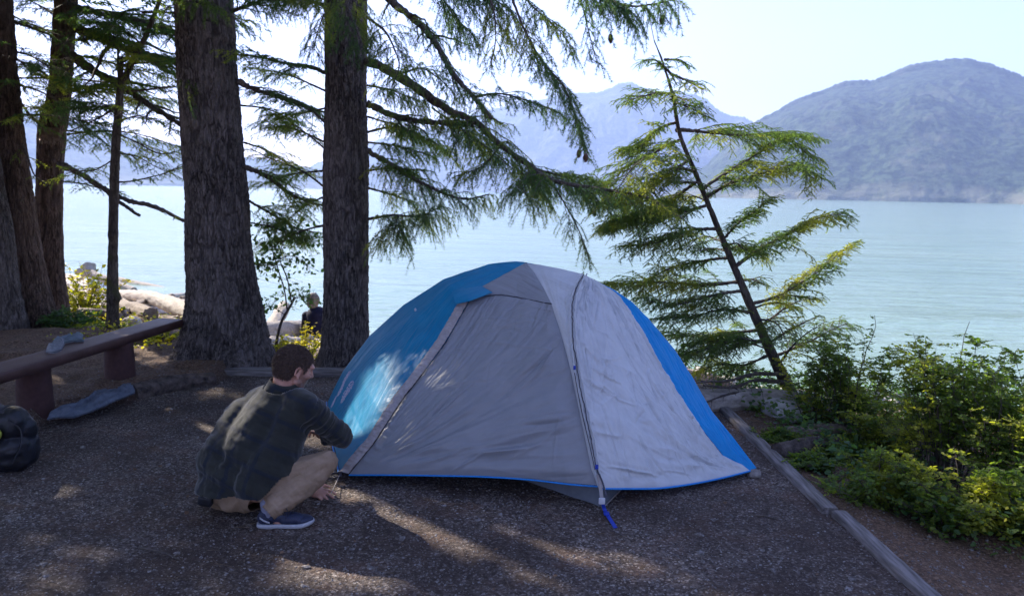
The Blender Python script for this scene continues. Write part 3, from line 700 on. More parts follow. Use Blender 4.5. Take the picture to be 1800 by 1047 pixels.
cordline('tub_seam', np.array([cB + [0, 0, .004], topc[0] + [.0, -.004, 0]]), .005, MT['sleeve'], tent, 20)
# corner strap
def ribbon(name, P, w, mat, parent, side, n=40, th=.0018):
    P = smooth_curve(P, n); side = np.asarray(side, float) / np.linalg.norm(side); T = np.gradient(P, axis=0); T /= np.linalg.norm(T, axis=1)[:, None]
    nn = np.cross(T, side); nn /= np.linalg.norm(nn, axis=1)[:, None]; prof = [(-.5, -1), (.5, -1), (.5, 1), (-.5, 1)]
    V = np.stack([P + side * w * a + nn * th * b for a, b in prof], 1); g = Geo(); g.add(V, grid_faces(n, 4, True)); g.add(V[0], [[0, 1, 2, 3]]); g.add(V[-1], [[3, 2, 1, 0]])
    return build(name, g, mat, parent, smooth=False)
ribbon('strap', [PY(1051, 833, 3.99), PY(1055, 852, 3.97), PY(1058, 878, 3.90)], .020, MT['sleeve'], tent, (1, .2, 0))
ribbon('strap', [PY(1058, 876, 3.895), G(1062, 893, .025), G(1068, 905, .012), G(1082, 927, .006)], .021, MT['webbing'], tent, (1, .35, 0))
ribbon('strap', [PY(1053, 832, 3.985), PY(1060, 850, 3.95), PY(1066, 872, 3.90)], .009, MT['cord_dark'], tent, (1, .2, 0))
g = Geo(); box(g, PY(1058, 880, 3.885), (.034, .010, .034), None, .003); build('buckle', g, MT['plastic_white'], tent)
g = Geo(); box(g, G(1066, 902, .018), (.030, .030, .012), None, .003); build('buckle', g, MT['webbing'], tent)
g = Geo(); box(g, PY(1049, 820, 3.99), (.018, .008, .026), None, .003); build('toggle', g, MT['webbing'], tent)
g = Geo(); box(g, PY(1010, 646, 4.22), (.014, .012, .022), None, .003); build('toggle', g, MT['webbing'], tent)
cordline('guy_loop', [PY(1010, 655, 4.23), PY(1016, 690, 4.16), PY(1024, 730, 4.11), PY(1036, 780, 4.05), PY(1046, 825, 4.0)], .0025, MT['cord_dark'], tent, 60)
for q in ((1137, 608, 4.84), (1216, 730, 4.62), (731, 543, 5.18)):
    g = Geo(); ellipsoid(g, PY(*q) + np.array([0, -.03, 0]), (.008, .006, .012), sub=2); build('tie_tab', g, MT['plastic_white'], tent)
# printed marks on the blue side: flower-like rings of small hexagons
def mark(cu, cv, R):
    m, n = S_lb.shape[:2]; i = int(cv * (m - 1)); j = int(cu * (n - 1)); c = S_lb[i, j]; nn = N_lb[i, j]
    if np.dot(nn, c - np.array([-.05, 5.3, .3])) < 0: nn = -nn
    Rm = rot_to(nn, (0, 0, 1)); g = Geo()
    pts = [(0, 0)] + [(math.cos(a) * R * .48, math.sin(a) * R * .48) for a in np.arange(6) * math.pi / 3] + [(math.cos(a) * R * .88, math.sin(a) * R * .88) for a in np.arange(12) * math.pi / 6 + .26]
    flat = S_lb.reshape(-1, 3)
    for (a, b) in pts:
        p = c + Rm[:, 0] * a + Rm[:, 1] * b; k = np.argmin(((flat - p) ** 2).sum(1)); q = flat[k]; p = p + nn * (np.dot(q - p, nn) + .0022)
        th = np.arange(6) * math.pi / 3; ro = R * .19; V = p + ro * (np.cos(th)[:, None] * Rm[:, 0] + np.sin(th)[:, None] * Rm[:, 1]); Vi = p + ro * .45 * (np.cos(th)[:, None] * Rm[:, 0] + np.sin(th)[:, None] * Rm[:, 1])
        V2 = V - nn * .003; g.add(np.vstack([V, Vi, V2]), [[q1, (q1 + 1) % 6, 6 + (q1 + 1) % 6, 6 + q1] for q1 in range(6)] + [[q1, 12 + q1, 12 + (q1 + 1) % 6, (q1 + 1) % 6] for q1 in range(6)])
    build('emblem', g, MT['print'], tent, smooth=False)
# find surface parameters of a picture pixel on the left panel
def find_uv(S, px, py):
    d = S - CAMP; z = d @ FWD; X = 900 + F * (d @ RGT) / z; Y = 523.5 - F * (d @ UPV) / z
    k = np.argmin((X - px) ** 2 + (Y - py) ** 2); i, j = divmod(k, S.shape[1]); return j / (S.shape[1] - 1), i / (S.shape[0] - 1)
for q in ((599, 684, .055), (615, 682, .055), (605, 697, .05), (608, 664, .06), (587, 706, .045)):
    mark(*find_uv(S_lb, q[0], q[1]), q[2])
# rock holding the right corner
def rock(name, c, r, seed, mat, label, cat='rock', grp=None):
    V, Fc = ico(4); r = np.asarray(r, float); c = np.asarray(c, float); n = fbm(V * 1.4, 4, seed); q = vnoise(V * 2.2 + 5, seed)
    W = V * (1 + .28 * n + .10 * q)[:, None]; W = np.sign(W) * np.abs(W) ** .88 * r
    me = mesh_from(name, W, Fc); o = link(name, me, mat); o.location = Vector(c); tag(o, label, cat, grp); return o
rock('rock', G(1325, 833, .018), (.045, .038, .030), 3, MT['stone'], 'small grey rock beside the right corner of the tent')
# ------------------------------------------------------------------ trees
def trunk_mesh(name, rows, Y, mat, parent, crack=.03, zfreq=1.5, hfreq=9, flare=.0, lobes=5, seed=0, extend=8.0, res=.011, knots=(), warp=.0):
    """rows: (px centre, py, px width) from top to bottom at distance Y"""
    R = [(PY(a, b, Y), w) for a, b, w in rows]; P = np.array([r[0] for r in R])[::-1]; W = np.array([r[1] / ppm(r[0]) / 2 for r in R])[::-1]
    C_ = smooth_curve(np.column_stack([P, W]), 160)
    z0 = C_[0, 2] - .35; ztop = C_[-1, 2]; dtop = (C_[-1] - C_[-12]) / (C_[-1, 2] - C_[-12, 2])
    rmax = W.max(); nth = int(np.clip(2 * math.pi * rmax / res, 24, 260))
    zz = np.r_[np.arange(z0, ztop + (.3 if extend > 1 else .01), res * 1.5), np.arange(ztop + .3, ztop + max(extend, .35), .12)]
    c = np.stack([np.interp(zz, C_[:, 2], C_[:, k]) for k in (0, 1, 3)], -1)
    up = zz > ztop
    c[up, 0] = C_[-1, 0] + dtop[0] * .6 * (zz[up] - ztop); c[up, 1] = C_[-1, 1]; c[up, 2] = np.maximum(C_[-1, 3] * (1 - (zz[up] - ztop) / (extend * 1.25)), min(.02, C_[-1, 3] * .5))
    th = np.arange(nth) * 2 * math.pi / nth; TH, ZZ = np.meshgrid(th, zz)
    r = c[:, 2][:, None] * np.ones_like(TH)
    g0 = np.clip(ZZ - TZ(c[0, 0], c[0, 1]), 0, 9)
    r = r * (1 + flare * np.exp(-g0 / .16) * (.6 + .6 * np.cos(lobes * TH + seed) * .5 + .4 * vnoise(st3(np.cos(TH) * 2, np.sin(TH) * 2, seed), seed)))
    sx, sy = r * np.cos(TH), r * np.sin(TH)
    p = st3(sx * hfreq, sy * hfreq, ZZ * zfreq); p = p + .9 * st3(fbm(p * .7, 2, seed + 1), fbm(p * .7 + 7, 2, seed + 1), 0 * sx)
    n1 = np.abs(vnoise(p, seed + 2)); n2 = np.abs(vnoise(p * np.array([1.9, 1.9, 2.4]) + 3, seed + 3))
    fur = sstep(0, .22, n1) * (.55 + .45 * sstep(0, .25, n2)); cr = 1 - fur
    r = r + crack * (fur - .75) + crack * .75 * fbm(p * np.array([2.6, 2.6, 4.0]), 4, seed + 4) + rmax * .05 * fbm(st3(sx * 2, sy * 2, ZZ * 1.2), 3, seed + 5)
    for kz, ka, kr in knots:
        d2 = ((ZZ - kz) / kr) ** 2 + (np.angle(np.exp(1j * (TH - ka))) * c[:, 2][:, None] / kr) ** 2; r = r + kr * .8 * np.exp(-d2)
    X = c[:, 0][:, None] + r * np.cos(TH); Y_ = c[:, 1][:, None] + r * np.sin(TH)
    me = mesh_from(name, st3(X, Y_, ZZ), None, grid_faces(len(zz), nth, True))
    at = me.attributes.new('crack', 'FLOAT', 'POINT'); at.data.foreach_set('value', (np.clip(cr, 0, 1) * .9).ravel().astype(np.float32))
    return link(name, me, mat, parent), c, zz

def needles(g, P, n_per_m, length, width, rng, flat=False, up=np.array([0, 0, 1.0]), tmin=0.0, tilt=.8, lens=None):
    """P (M,K,3) twig polylines -> needle triangles along them"""
    M_, K = P.shape[:2]; L = np.linalg.norm(np.diff(P, axis=1), axis=-1).sum(1); n = np.maximum((L * n_per_m * (1 - tmin)).astype(int), 2)
    idx = np.repeat(np.arange(M_), n); N_ = len(idx); t = (tmin + (1 - tmin) * rng.rand(N_)) * (K - 1) * .9999; k = t.astype(int); f = (t - k)[:, None]
    a = P[idx, k]; b = P[idx, k + 1]; pos = a + (b - a) * f; T = b - a; T /= np.linalg.norm(T, axis=1, keepdims=True) + 1e-9
    A = np.cross(T, up + .02); A /= np.linalg.norm(A, axis=1, keepdims=True) + 1e-9; B = np.cross(A, T)
    if flat: ph = np.where(rng.rand(N_) < .5, 0, math.pi) + rng.randn(N_) * .45
    else: ph = rng.rand(N_) * 2 * math.pi
    dr = np.cos(ph)[:, None] * A + np.sin(ph)[:, None] * B; d = dr * tilt + T * (1 - tilt * .5); d /= np.linalg.norm(d, axis=1, keepdims=True)
    ln = length * (.65 + .5 * rng.rand(N_))[:, None]; w = np.cross(d, rng.randn(N_, 3)); w /= np.linalg.norm(w, axis=1, keepdims=True) + 1e-9
    V = np.stack([pos + w * width * .5, pos - w * width * .5, pos + d * ln], 1); g.add(V, np.arange(N_ * 3).reshape(-1, 3))

def spray_limb(gw, gn, ctrl, r0, r1, rng, n2=20, L2=.5, L3=.13, droop=.25, hang=.35, nl=.020, nw=.0024, dens=520, t0=.12, flat=False, sp3=.045, bare=0.0, prof=None, fwd=.55, wig=.06):
    P = smooth_curve(np.array(ctrl, float), 60); n = len(P)
    P = P + wig * .25 * st3(fbm(P * 3, 3, 7), fbm(P * 3 + 4, 3, 7), fbm(P * 3 + 8, 3, 7)) * np.linspace(0, 1, n)[:, None]
    R = r0 + (r1 - r0) * np.linspace(0, 1, n) ** .8
    Pj = P + .25 * R[:, None] * rng.randn(n, 3) * .4; tubes(gw, Pj[None], R[None] * (1 + .12 * rng.randn(n))[None], 8 if r0 > .02 else 6, False)
    up = np.array([0, 0, 1.0]); T = np.gradient(P, axis=0); T /= np.linalg.norm(T, axis=1, keepdims=True)
    t = np.clip(t0 + (1 - t0) * (np.arange(n2) + rng.rand(n2) * .8) / n2, 0, .995); k = (t * (n - 1)).astype(int); b = P[k]; Tk = T[k]
    S = np.cross(Tk, up); S /= np.linalg.norm(S, axis=1, keepdims=True) + 1e-9; sg = np.where(np.arange(n2) % 2 == 0, 1, -1)[:, None]
    d = Tk * (fwd + .2 * rng.rand(n2, 1)) + S * sg * (.75 + .2 * rng.randn(n2, 1)) + up * (.12 + .22 * rng.randn(n2, 1)); d /= np.linalg.norm(d, axis=1, keepdims=True)
    pr = (1 - .65 * t) * sstep(-.15, .25, t) if prof is None else prof(t)
    l = L2 * pr * (.55 + .7 * rng.rand(n2)); K2 = 8; s = np.linspace(0, 1, K2)
    P2 = b[:, None] + d[:, None] * (l[:, None] * s)[..., None] - up * (droop * l[:, None] * s ** 2)[..., None]
    P2 = P2 + (rng.randn(n2, K2, 3) * .03 * l[:, None, None]) * s[None, :, None]
    rr = np.maximum(r1 * .9, .0035) * (.5 + l / L2 * .6); tubes(gw, P2, rr[:, None] * (1 - .75 * s)[None], 4)
    # last twig continues the limb tip
    n3 = np.maximum((l / sp3).astype(int), 2); i3 = np.repeat(np.arange(n2), n3); M3 = len(i3)
    q = np.concatenate([(np.arange(a) + .5) / a for a in n3]); q = np.clip(.10 + .9 * q, 0, .999); kk = q * (K2 - 1); ki = kk.astype(int); fi = (kk - ki)[:, None]
    b3 = P2[i3, ki] * (1 - fi) + P2[i3, ki + 1] * fi; T3 = P2[i3, ki + 1] - P2[i3, ki]; T3 /= np.linalg.norm(T3, axis=1, keepdims=True) + 1e-9
    S3 = np.cross(T3, up); S3 /= np.linalg.norm(S3, axis=1, keepdims=True) + 1e-9; sg3 = np.where(np.arange(M3) % 2 == 0, 1, -1)[:, None]
    d3 = T3 * .65 + S3 * sg3 * (.75 + .2 * rng.randn(M3, 1)) - up * (hang * rng.rand(M3, 1)) + .1 * rng.randn(M3, 3); d3 /= np.linalg.norm(d3, axis=1, keepdims=True)
    l3 = L3 * (1.15 - .55 * q) * (.45 + .85 * rng.rand(M3)); keep = rng.rand(M3) > bare; b3, d3, l3 = b3[keep], d3[keep], l3[keep]; M3 = len(l3)
    K3 = 4; s3 = np.linspace(0, 1, K3); P3 = b3[:, None] + d3[:, None] * (l3[:, None] * s3)[..., None] - up * (hang * .9 * l3[:, None] * s3 ** 2)[..., None]
    tubes(gw, P3, np.full((M3, K3), .0013) * (1.1 - .6 * s3)[None], 3)
    needles(gn, P3, dens, nl, nw, rng, flat)
    needles(gn, P2[rng.rand(n2) > bare * .7], dens * .7, nl, nw, rng, flat, tmin=.35)
    Pt = P[int(n * .82):][None]; needles(gn, Pt, dens * .7, nl, nw, rng, flat)
    TIPS.append(P2[:, -1]); return P2
TIPS = []
S3 = SUNV / SUNV[2]
# sunlit spots: world points that stay clear toward the sun, with radius
LIT = [(G(320, 713), .10, 1), (G(300, 716), .05, .8), (G(398, 693), .11, 1), (G(420, 694), .06, .8), (G(372, 755), .14, 1), (G(398, 742), .12, 1), (G(345, 770), .08, 1), (G(362, 790), .06, .7), (G(540, 762), .14, 1), (G(515, 775), .12, 1), (G(560, 740), .10, 1), (G(575, 720), .06, .8),
       (G(612, 858), .09, 1), (G(640, 850), .09, 1), (G(665, 868), .08, .9), (G(620, 882), .09, .9), (G(655, 900), .06, .8), (G(700, 915), .06, 1), (G(740, 921), .07, 1), (G(780, 930), .07, 1), (G(820, 937), .07, 1), (G(860, 946), .07, 1), (G(900, 955), .07, 1), (G(940, 965), .07, .95), (G(975, 978), .06, .9),
       (G(880, 975), .12, .6), (G(940, 990), .14, .6), (G(1010, 1000), .12, .55), (G(800, 990), .12, .4), (G(200, 880), .15, .35), (G(120, 950), .15, .35), (G(340, 1000), .15, .3), (G(60, 860), .12, .35), (G(260, 800), .12, .35), (G(730, 950), .08, .5), (G(780, 965), .07, .4), (G(680, 940), .06, .5), (G(1085, 978), .045, 1), (G(1112, 988), .045, 1), (G(1140, 998), .04, .8),
       (G(60, 612), .16, 1), (G(15, 600), .2, 1), (G(130, 628), .14, .9), (G(175, 640), .12, .9), (G(280, 640), .14, 1), (G(230, 655), .08, .7), (G(285, 662), .06, 1), (G(325, 655), .07, 1), (G(300, 650), .07, .8), (G(20, 660), .12, .7), (G(120, 690), .10, .6), (G(60, 640), .12, .6),
       (G(60, 1035), .10, .5), (G(130, 1040), .08, .5), (G(1240, 1030), .06, .5),
       (PY(412, 742, 3.75), .10, 1), (PY(432, 712, 3.85), .09, 1), (PY(455, 690, 3.9), .07, .9), (PY(395, 770, 3.7), .08, .8), (PY(480, 640, 4.0), .03, .6),
       (PY(800, 716, 4.45), .022, 1), (PY(822, 708, 4.5), .018, 1)]
for a, b, r in ((645, 672, .07), (630, 690, .05), (662, 662, .08), (655, 690, .06), (678, 652, .08), (668, 682, .07),
                (612, 742, .05), (625, 735, .06), (645, 728, .06), (664, 722, .05), (620, 760, .06), (640, 750, .06), (618, 785, .06), (632, 770, .06), (605, 800, .04), (612, 815, .035), (655, 740, .05)):
    u_, v_ = find_uv(S_lb, a, b); m_, n_ = S_lb.shape[:2]; LIT.append((S_lb[int(v_ * (m_ - 1)), int(u_ * (n_ - 1))], r * 1.05, 1))
def clear_mask(P, rng, pad=.07, few=False):
    keep = np.ones(len(P), bool)
    for p, r, pr in LIT:
        if few and (p[2] < .05 and pr < 1 or r < .03): continue
        d = P - p; t = d @ SUNV; q = np.linalg.norm(d - t[:, None] * SUNV, axis=1); keep &= ~((q < r + pad) & (t > .3) & (rng.rand(len(P)) < pr))
    return keep
def pix(P):
    d = P - CAMP; z = d @ FWD; return 900 + F * (d @ RGT) / z, 523.5 - F * (d @ UPV) / z, z
class Tree:
    def __init__(s, label, cat, base, name='conifer_tree', grp='conifers around the campsite'):
        s.o = thing(name, label, cat, base, grp); s.crown = []
YOFF = {}
def limb(tree, name, ctrl, r0, r1, seed, mat_n='needle', mat_w='twig', **kw):
    rng = np.random.RandomState(seed); gw, gn = Geo(), Geo(); dy = YOFF.get(tree.o.name, 0); ctrl = [(c[0], c[1], c[2] + (dy if c[2] > 6 else 0)) for c in ctrl]
    spray_limb(gw, gn, [PY(*c) if len(c) == 3 else c[0] for c in ctrl], r0, r1, rng, **kw)
    b = build(name, gw, MT[mat_w], tree.o)
    V = np.concatenate(gn.v); V = V.reshape(-1, 3, 3); V = V[clear_mask(V.mean(1), rng, .015, True)]; gn = Geo(); gn.add(V.reshape(-1, 3), np.arange(len(V) * 3).reshape(-1, 3))
    build('foliage', gn, MT[mat_n], b, smooth=False)
    return b

def base_of(px, py, Y): p = PY(px, py, Y); return (p[0], p[1], TZ(p[0], p[1]))
T1 = Tree('thickest dark furrowed trunk, just behind the far end of the bench', 'tree', base_of(385, 652, 7.3)); YOFF[T1.o.name] = .38
trunk_mesh('trunk', [(358, -15, 92), (362, 60, 96), (366, 150, 100), (371, 230, 102), (380, 330, 104), (384, 420, 108), (391, 500, 118), (395, 560, 134), (391, 615, 152), (386, 668, 176)], 7.3,
           MT['bark_fir'], T1.o, .018, 6.5, 26, .26, 5, 11, 9, .0085)
T2 = Tree('tall straight furrowed trunk just left of and behind the tent', 'tree', base_of(606, 650, 7.35)); YOFF[T2.o.name] = .25
trunk_mesh('trunk', [(608, -15, 72), (608, 100, 73), (608, 200, 74), (608, 400, 77), (608, 500, 78), (607, 590, 80), (606, 622, 84), (604, 662, 96)], 7.35, MT['bark_fir'], T2.o, .014, 7, 30, .24, 5, 23, 9, .008)
TA = Tree('grey barked trunk at the left edge of the photo, nearest the bench plank', 'tree', base_of(12, 592, 8.4))
trunk_mesh('trunk', [(-28, 250, 40), (-20, 330, 48), (-8, 420, 58), (0, 500, 60), (6, 560, 68), (8, 592, 80)], 8.4, MT['bark_grey'], TA.o, .018, 4.0, 18, .10, 4, 31, 9, .013)
TB = Tree('leaning reddish trunk between the grey trunk and the knobbly trunk at far left', 'tree', base_of(52, 580, 8.8))
trunk_mesh('trunk', [(0, -15, 38), (6, 100, 42), (14, 200, 46), (24, 300, 50), (34, 400, 58), (44, 480, 66), (52, 540, 76), (54, 580, 94)], 8.8, MT['bark_red'], TB.o, .016, 4.0, 19, .10, 5, 37, 9, .013)
TC_ = Tree('dark trunk with a broken stub and hanging dry needles, behind the yellow bush', 'tree', base_of(92, 560, 9.5))
trunk_mesh('trunk', [(117, -15, 38), (112, 60, 37), (107, 140, 37), (100, 190, 40), (92, 228, 46), (88, 300, 42), (86, 400, 43), (88, 480, 46), (91, 530, 52), (92, 575, 60)], 9.5, MT['bark_red'], TC_.o, .011, 4.5, 20, .10, 5, 41, 8, .014)
TD = Tree('slender mossy trunk standing behind the bench, its top bending right', 'tree', base_of(198, 592, 8.5))
trunk_mesh('trunk', [(212, 150, 10), (208, 200, 13), (204, 250, 14), (201, 320, 15), (199, 400, 15), (198, 480, 17), (198, 540, 19), (198, 592, 22)], 8.5, MT['bark_moss'], TD.o, .006, 4, 20, .2, 5, 43, .2, .012,
           knots=((1.15, -1.2, .045), (.45, -.6, .06), (1.75, -1.0, .03)))
g = Geo()
for c, r0, r1 in (([(212, 155, 8.5), (232, 110, 8.5), (258, 60, 8.5), (285, -10, 8.5)], .036, .02), ([(211, 156, 8.5), (208, 110, 8.6), (207, 60, 8.7)], .02, .008), ([(210, 160, 8.5), (240, 160, 8.4), (300, 152, 8.4)], .016, .008)):
    P = smooth_curve(pc(c), 30); tubes(g, P[None], np.linspace(r0, r1, 30)[None], 8)
build('leader', g, MT['bark_moss'], TD.o)
# broken stub and a skirt of dry needles on the knobbly trunk
g = Geo(); P = smooth_curve(pc([(80, 222, 9.35), (77, 200, 9.3), (75, 184, 9.3)]), 12); tubes(g, P[None], np.linspace(.03, .012, 12)[None], 8, True); build('stub', g, MT['bark_red'], TC_.o)
rng = np.random.RandomState(8); n = 260; x = 72 + 34 * rng.rand(n); P = np.stack([PY(a, 224 + 3 * rng.rand(), 9.28) for a in x]); L = .05 + .14 * rng.rand(n)
PP = np.stack([P, P - np.stack([rng.randn(n) * .01, .02 + 0 * L, L * .5], -1), P - np.stack([rng.randn(n) * .02, .03 + 0 * L, L], -1)], 1); g = Geo(); tubes(g, PP, np.full((n, 3), .0022), 3)
build('dry_needles', g, simple_mat('dry_needle', (.14, .09, .06), (.3, .2, .14), 30), TC_.o)

# limbs of the knobbly tree and its neighbours, upper left (thick bare stems with hanging sprays)
dk = dict(nl=.024, nw=.0048, dens=400, hang=.3, sp3=.038)
limb(TC_, 'branch', [(125, 45, 9.4), (170, 66, 9.1), (230, 88, 8.8), (320, 113, 8.5)], .055, .03, 101, mat_w='bark_moss', n2=26, L2=.9, L3=.16, t0=.05, **dk)
limb(TC_, 'branch', [(125, 98, 9.4), (170, 128, 9.2), (215, 152, 9.0), (265, 187, 8.8), (322, 222, 8.6)], .055, .026, 102, mat_w='bark_moss', n2=14, L2=.7, L3=.14, t0=.1, bare=.4, **dk)
limb(TC_, 'branch', [(104, 288, 9.4), (140, 305, 9.2), (180, 330, 9.0), (225, 352, 8.8), (270, 363, 8.6), (331, 390, 8.4)], .042, .018, 103, mat_w='bark_grey', n2=5, L2=.3, L3=.08, bare=.9, **dk)
limb(TC_, 'branch', [(180, 330, 9.0), (212, 356, 8.9), (246, 378, 8.8)], .026, .018, 104, mat_w='bark_grey', n2=2, L2=.15, L3=.05, bare=.95, **dk)
limb(TC_, 'branch', [(122, 10, 9.4), (180, 25, 9.2), (250, 40, 9.0), (320, 62, 8.8)], .04, .02, 105, mat_w='bark_moss', n2=26, L2=.9, L3=.17, **dk)
limb(TC_, 'branch', [(125, 150, 9.3), (170, 156, 9.2), (240, 158, 9.1), (318, 152, 9.0)], .014, .006, 106, n2=20, L2=.6, L3=.14, bare=.25, **dk)
limb(TC_, 'branch', [(122, 188, 9.3), (160, 192, 9.2), (200, 190, 9.1), (232, 176, 9.1)], .010, .004, 107, n2=10, L2=.4, L3=.1, bare=.4, **dk)
limb(TC_, 'branch', [(118, 230, 9.3), (160, 236, 9.2), (200, 262, 9.1), (240, 275, 9.1)], .012, .004, 108, mat_n='needle_hem', n2=16, L2=.5, L3=.13, bare=.2, **dk)
limb(TC_, 'branch', [(118, 236, 9.3), (200, 230, 9.2), (260, 240, 9.1), (325, 262, 9.0)], .012, .004, 109, mat_n='needle_hem', n2=20, L2=.55, L3=.12, bare=.45, **dk)
limb(TC_, 'branch', [(108, 318, 9.4), (150, 325, 9.2), (190, 335, 9.1), (220, 340, 9.1)], .01, .004, 110, n2=10, L2=.3, L3=.12, bare=.1, **dk)
limb(TC_, 'branch', [(96, 60, 9.4), (60, 45, 9.6), (25, 30, 9.8)], .014, .006, 111, n2=12, L2=.6, L3=.13, bare=.3, **dk)
limb(TC_, 'branch', [(94, 25, 9.4), (70, 10, 9.6), (30, -10, 9.8)], .014, .006, 112, n2=12, L2=.6, L3=.13, **dk)
limb(TC_, 'branch', [(92, 140, 9.4), (60, 118, 9.6), (28, 105, 9.8)], .018, .01, 113, n2=12, L2=.5, L3=.12, bare=.3, **dk)
limb(TC_, 'branch', [(88, 195, 9.4), (62, 190, 9.5), (30, 180, 9.8)], .010, .005, 114, n2=10, L2=.5, L3=.12, bare=.3, **dk)
limb(TC_, 'branch', [(80, 225, 9.4), (55, 205, 9.5), (32, 172, 9.7)], .022, .010, 115, n2=4, L2=.3, L3=.1, bare=.6, **dk)
limb(TB, 'branch', [(36, 248, 8.8), (50, 280, 8.7), (62, 308, 8.7), (84, 325, 8.7)], .016, .006, 116, n2=4, L2=.3, L3=.1, bare=.5, **dk)
limb(TB, 'branch', [(26, 40, 8.8), (60, 50, 8.9), (92, 62, 9.0)], .02, .012, 117, n2=8, L2=.5, L3=.12, **dk)
limb(TB, 'branch', [(28, 102, 8.8), (56, 124, 8.9), (90, 138, 9.0)], .012, .006, 118, n2=10, L2=.5, L3=.12, bare=.2, **dk)
limb(TD, 'branch', [(200, 232, 8.5), (240, 250, 8.5), (280, 270, 8.4), (324, 262, 8.4)], .012, .004, 120, mat_n='needle_hem', n2=20, L2=.5, L3=.11, bare=.55, **dk)
limb(TD, 'branch', [(200, 270, 8.5), (240, 275, 8.5), (290, 300, 8.4), (326, 285, 8.4)], .008, .003, 121, n2=16, L2=.45, L3=.10, bare=.7, **dk)
limb(TD, 'branch', [(200, 320, 8.5), (235, 318, 8.5), (290, 305, 8.4), (324, 290, 8.4)], .010, .004, 122, n2=14, L2=.35, L3=.09, bare=.75, **dk)
limb(TD, 'branch', [(203, 190, 8.5), (160, 215, 8.6), (125, 228, 8.7)], .012, .005, 123, n2=10, L2=.4, L3=.10, bare=.5, **dk)
limb(TD, 'branch', [(200, 280, 8.5), (165, 300, 8.6), (130, 300, 8.7), (100, 315, 8.8)], .008, .003, 124, mat_n='needle_hem', n2=14, L2=.45, L3=.11, bare=.3, **dk)
limb(TD, 'branch', [(203, 215, 8.5), (250, 205, 8.4), (320, 235, 8.4)], .010, .003, 125, n2=18, L2=.45, L3=.10, bare=.55, **dk)
limb(TD, 'branch', [(230, 112, 8.5), (270, 100, 8.3), (318, 110, 8.2)], .012, .004, 126, n2=22, L2=.6, L3=.14, bare=.1, **dk)
limb(TD, 'branch', [(250, 78, 8.5), (210, 50, 8.4), (160, 40, 8.4)], .012, .004, 127, n2=22, L2=.7, L3=.15, bare=.1, **dk)

rr = np.random.RandomState(12)
for k in range(15):
    ya = rr.uniform(-20, 215); xa, tr_e = ((118, TC_), (212, TD), (10, TB))[k % 3] if ya > 60 or k % 3 != 1 else (250, TD); xe = xa + rr.uniform(80, 200) * (1 if rr.rand() < .8 else -.5); ye = ya + rr.uniform(-10, 50); Ya = {118: 9.4, 212: 8.5, 250: 8.5, 10: 8.8}[xa]
    limb(tr_e, 'branch', [(xa, ya, Ya), ((xa + xe) / 2, (ya + ye) / 2 - rr.uniform(0, 14), Ya - .1), (xe, ye, Ya + rr.uniform(-1, .8))], .014, .004, 500 + k, mat_n='needle' if k % 3 else 'needle_hem', n2=24, L2=.65, L3=.14, bare=.1, **dk)
# limbs between the two big trunks
nk = dict(nl=.024, nw=.0036, dens=420, sp3=.036)
limb(T2, 'branch', [(572, 128, 7.1), (545, 118, 7.0), (505, 112, 6.9), (455, 100, 6.8), (410, 95, 6.8)], .022, .006, 130, n2=26, L2=.45, L3=.11, **nk)
limb(T1, 'branch', [(418, 142, 6.9), (450, 158, 7.0), (500, 172, 7.1), (540, 188, 7.2), (580, 200, 7.3)], .030, .008, 131, mat_w='bark_grey', n2=18, L2=.5, L3=.12, bare=.35, **nk)
limb(T2, 'branch', [(572, 215, 7.1), (540, 190, 7.2), (480, 170, 7.3), (425, 150, 7.4)], .016, .005, 132, n2=18, L2=.5, L3=.12, bare=.35, **nk)
limb(T1, 'branch', [(428, 292, 6.9), (470, 310, 7.0), (510, 340, 7.1), (545, 356, 7.2), (580, 365, 7.3)], .026, .008, 133, mat_w='bark_moss', mat_n='needle_hem', n2=24, L2=.5, L3=.12, bare=.1, **nk)
limb(T2, 'branch', [(572, 330, 7.3), (530, 300, 7.5), (480, 280, 7.7), (440, 260, 7.9)], .012, .004, 134, mat_n='needle_hem', n2=20, L2=.5, L3=.12, bare=.5, **nk)
limb(T2, 'branch', [(572, 190, 7.3), (530, 200, 7.5), (500, 205, 7.6), (470, 215, 7.8)], .010, .004, 135, mat_n='needle_hem', n2=20, L2=.5, L3=.14, bare=.1, **nk)
limb(T2, 'branch', [(572, 262, 7.3), (545, 240, 7.5), (510, 220, 7.6), (475, 240, 7.8)], .010, .003, 136, n2=16, L2=.4, L3=.12, bare=.6, **nk)
limb(T1, 'branch', [(432, 350, 7.1), (470, 372, 7.3), (520, 400, 7.5), (560, 410, 7.6)], .016, .005, 137, mat_n='needle_hem', n2=22, L2=.45, L3=.13, bare=.1, **nk)
limb(T1, 'branch', [(408, 20, 6.9), (450, 5, 6.8), (500, -15, 6.7)], .02, .008, 138, n2=22, L2=.6, L3=.14, hang=.6, **nk)
limb(T2, 'branch', [(574, 10, 6.9), (545, 0, 6.7), (520, -20, 6.5)], .018, .008, 139, n2=18, L2=.5, L3=.14, hang=.8, **nk)
limb(T1, 'branch', [(365, 10, 6.55), (345, 0, 6.3), (330, -30, 6.1)], .012, .006, 140, n2=12, L2=.4, L3=.14, hang=.8, mat_n='needle_hem', **nk)
limb(T1, 'branch', [(330, 130, 6.8), (322, 150, 6.6), (325, 185, 6.5)], .010, .004, 141, n2=10, L2=.25, L3=.12, hang=.8, **nk)

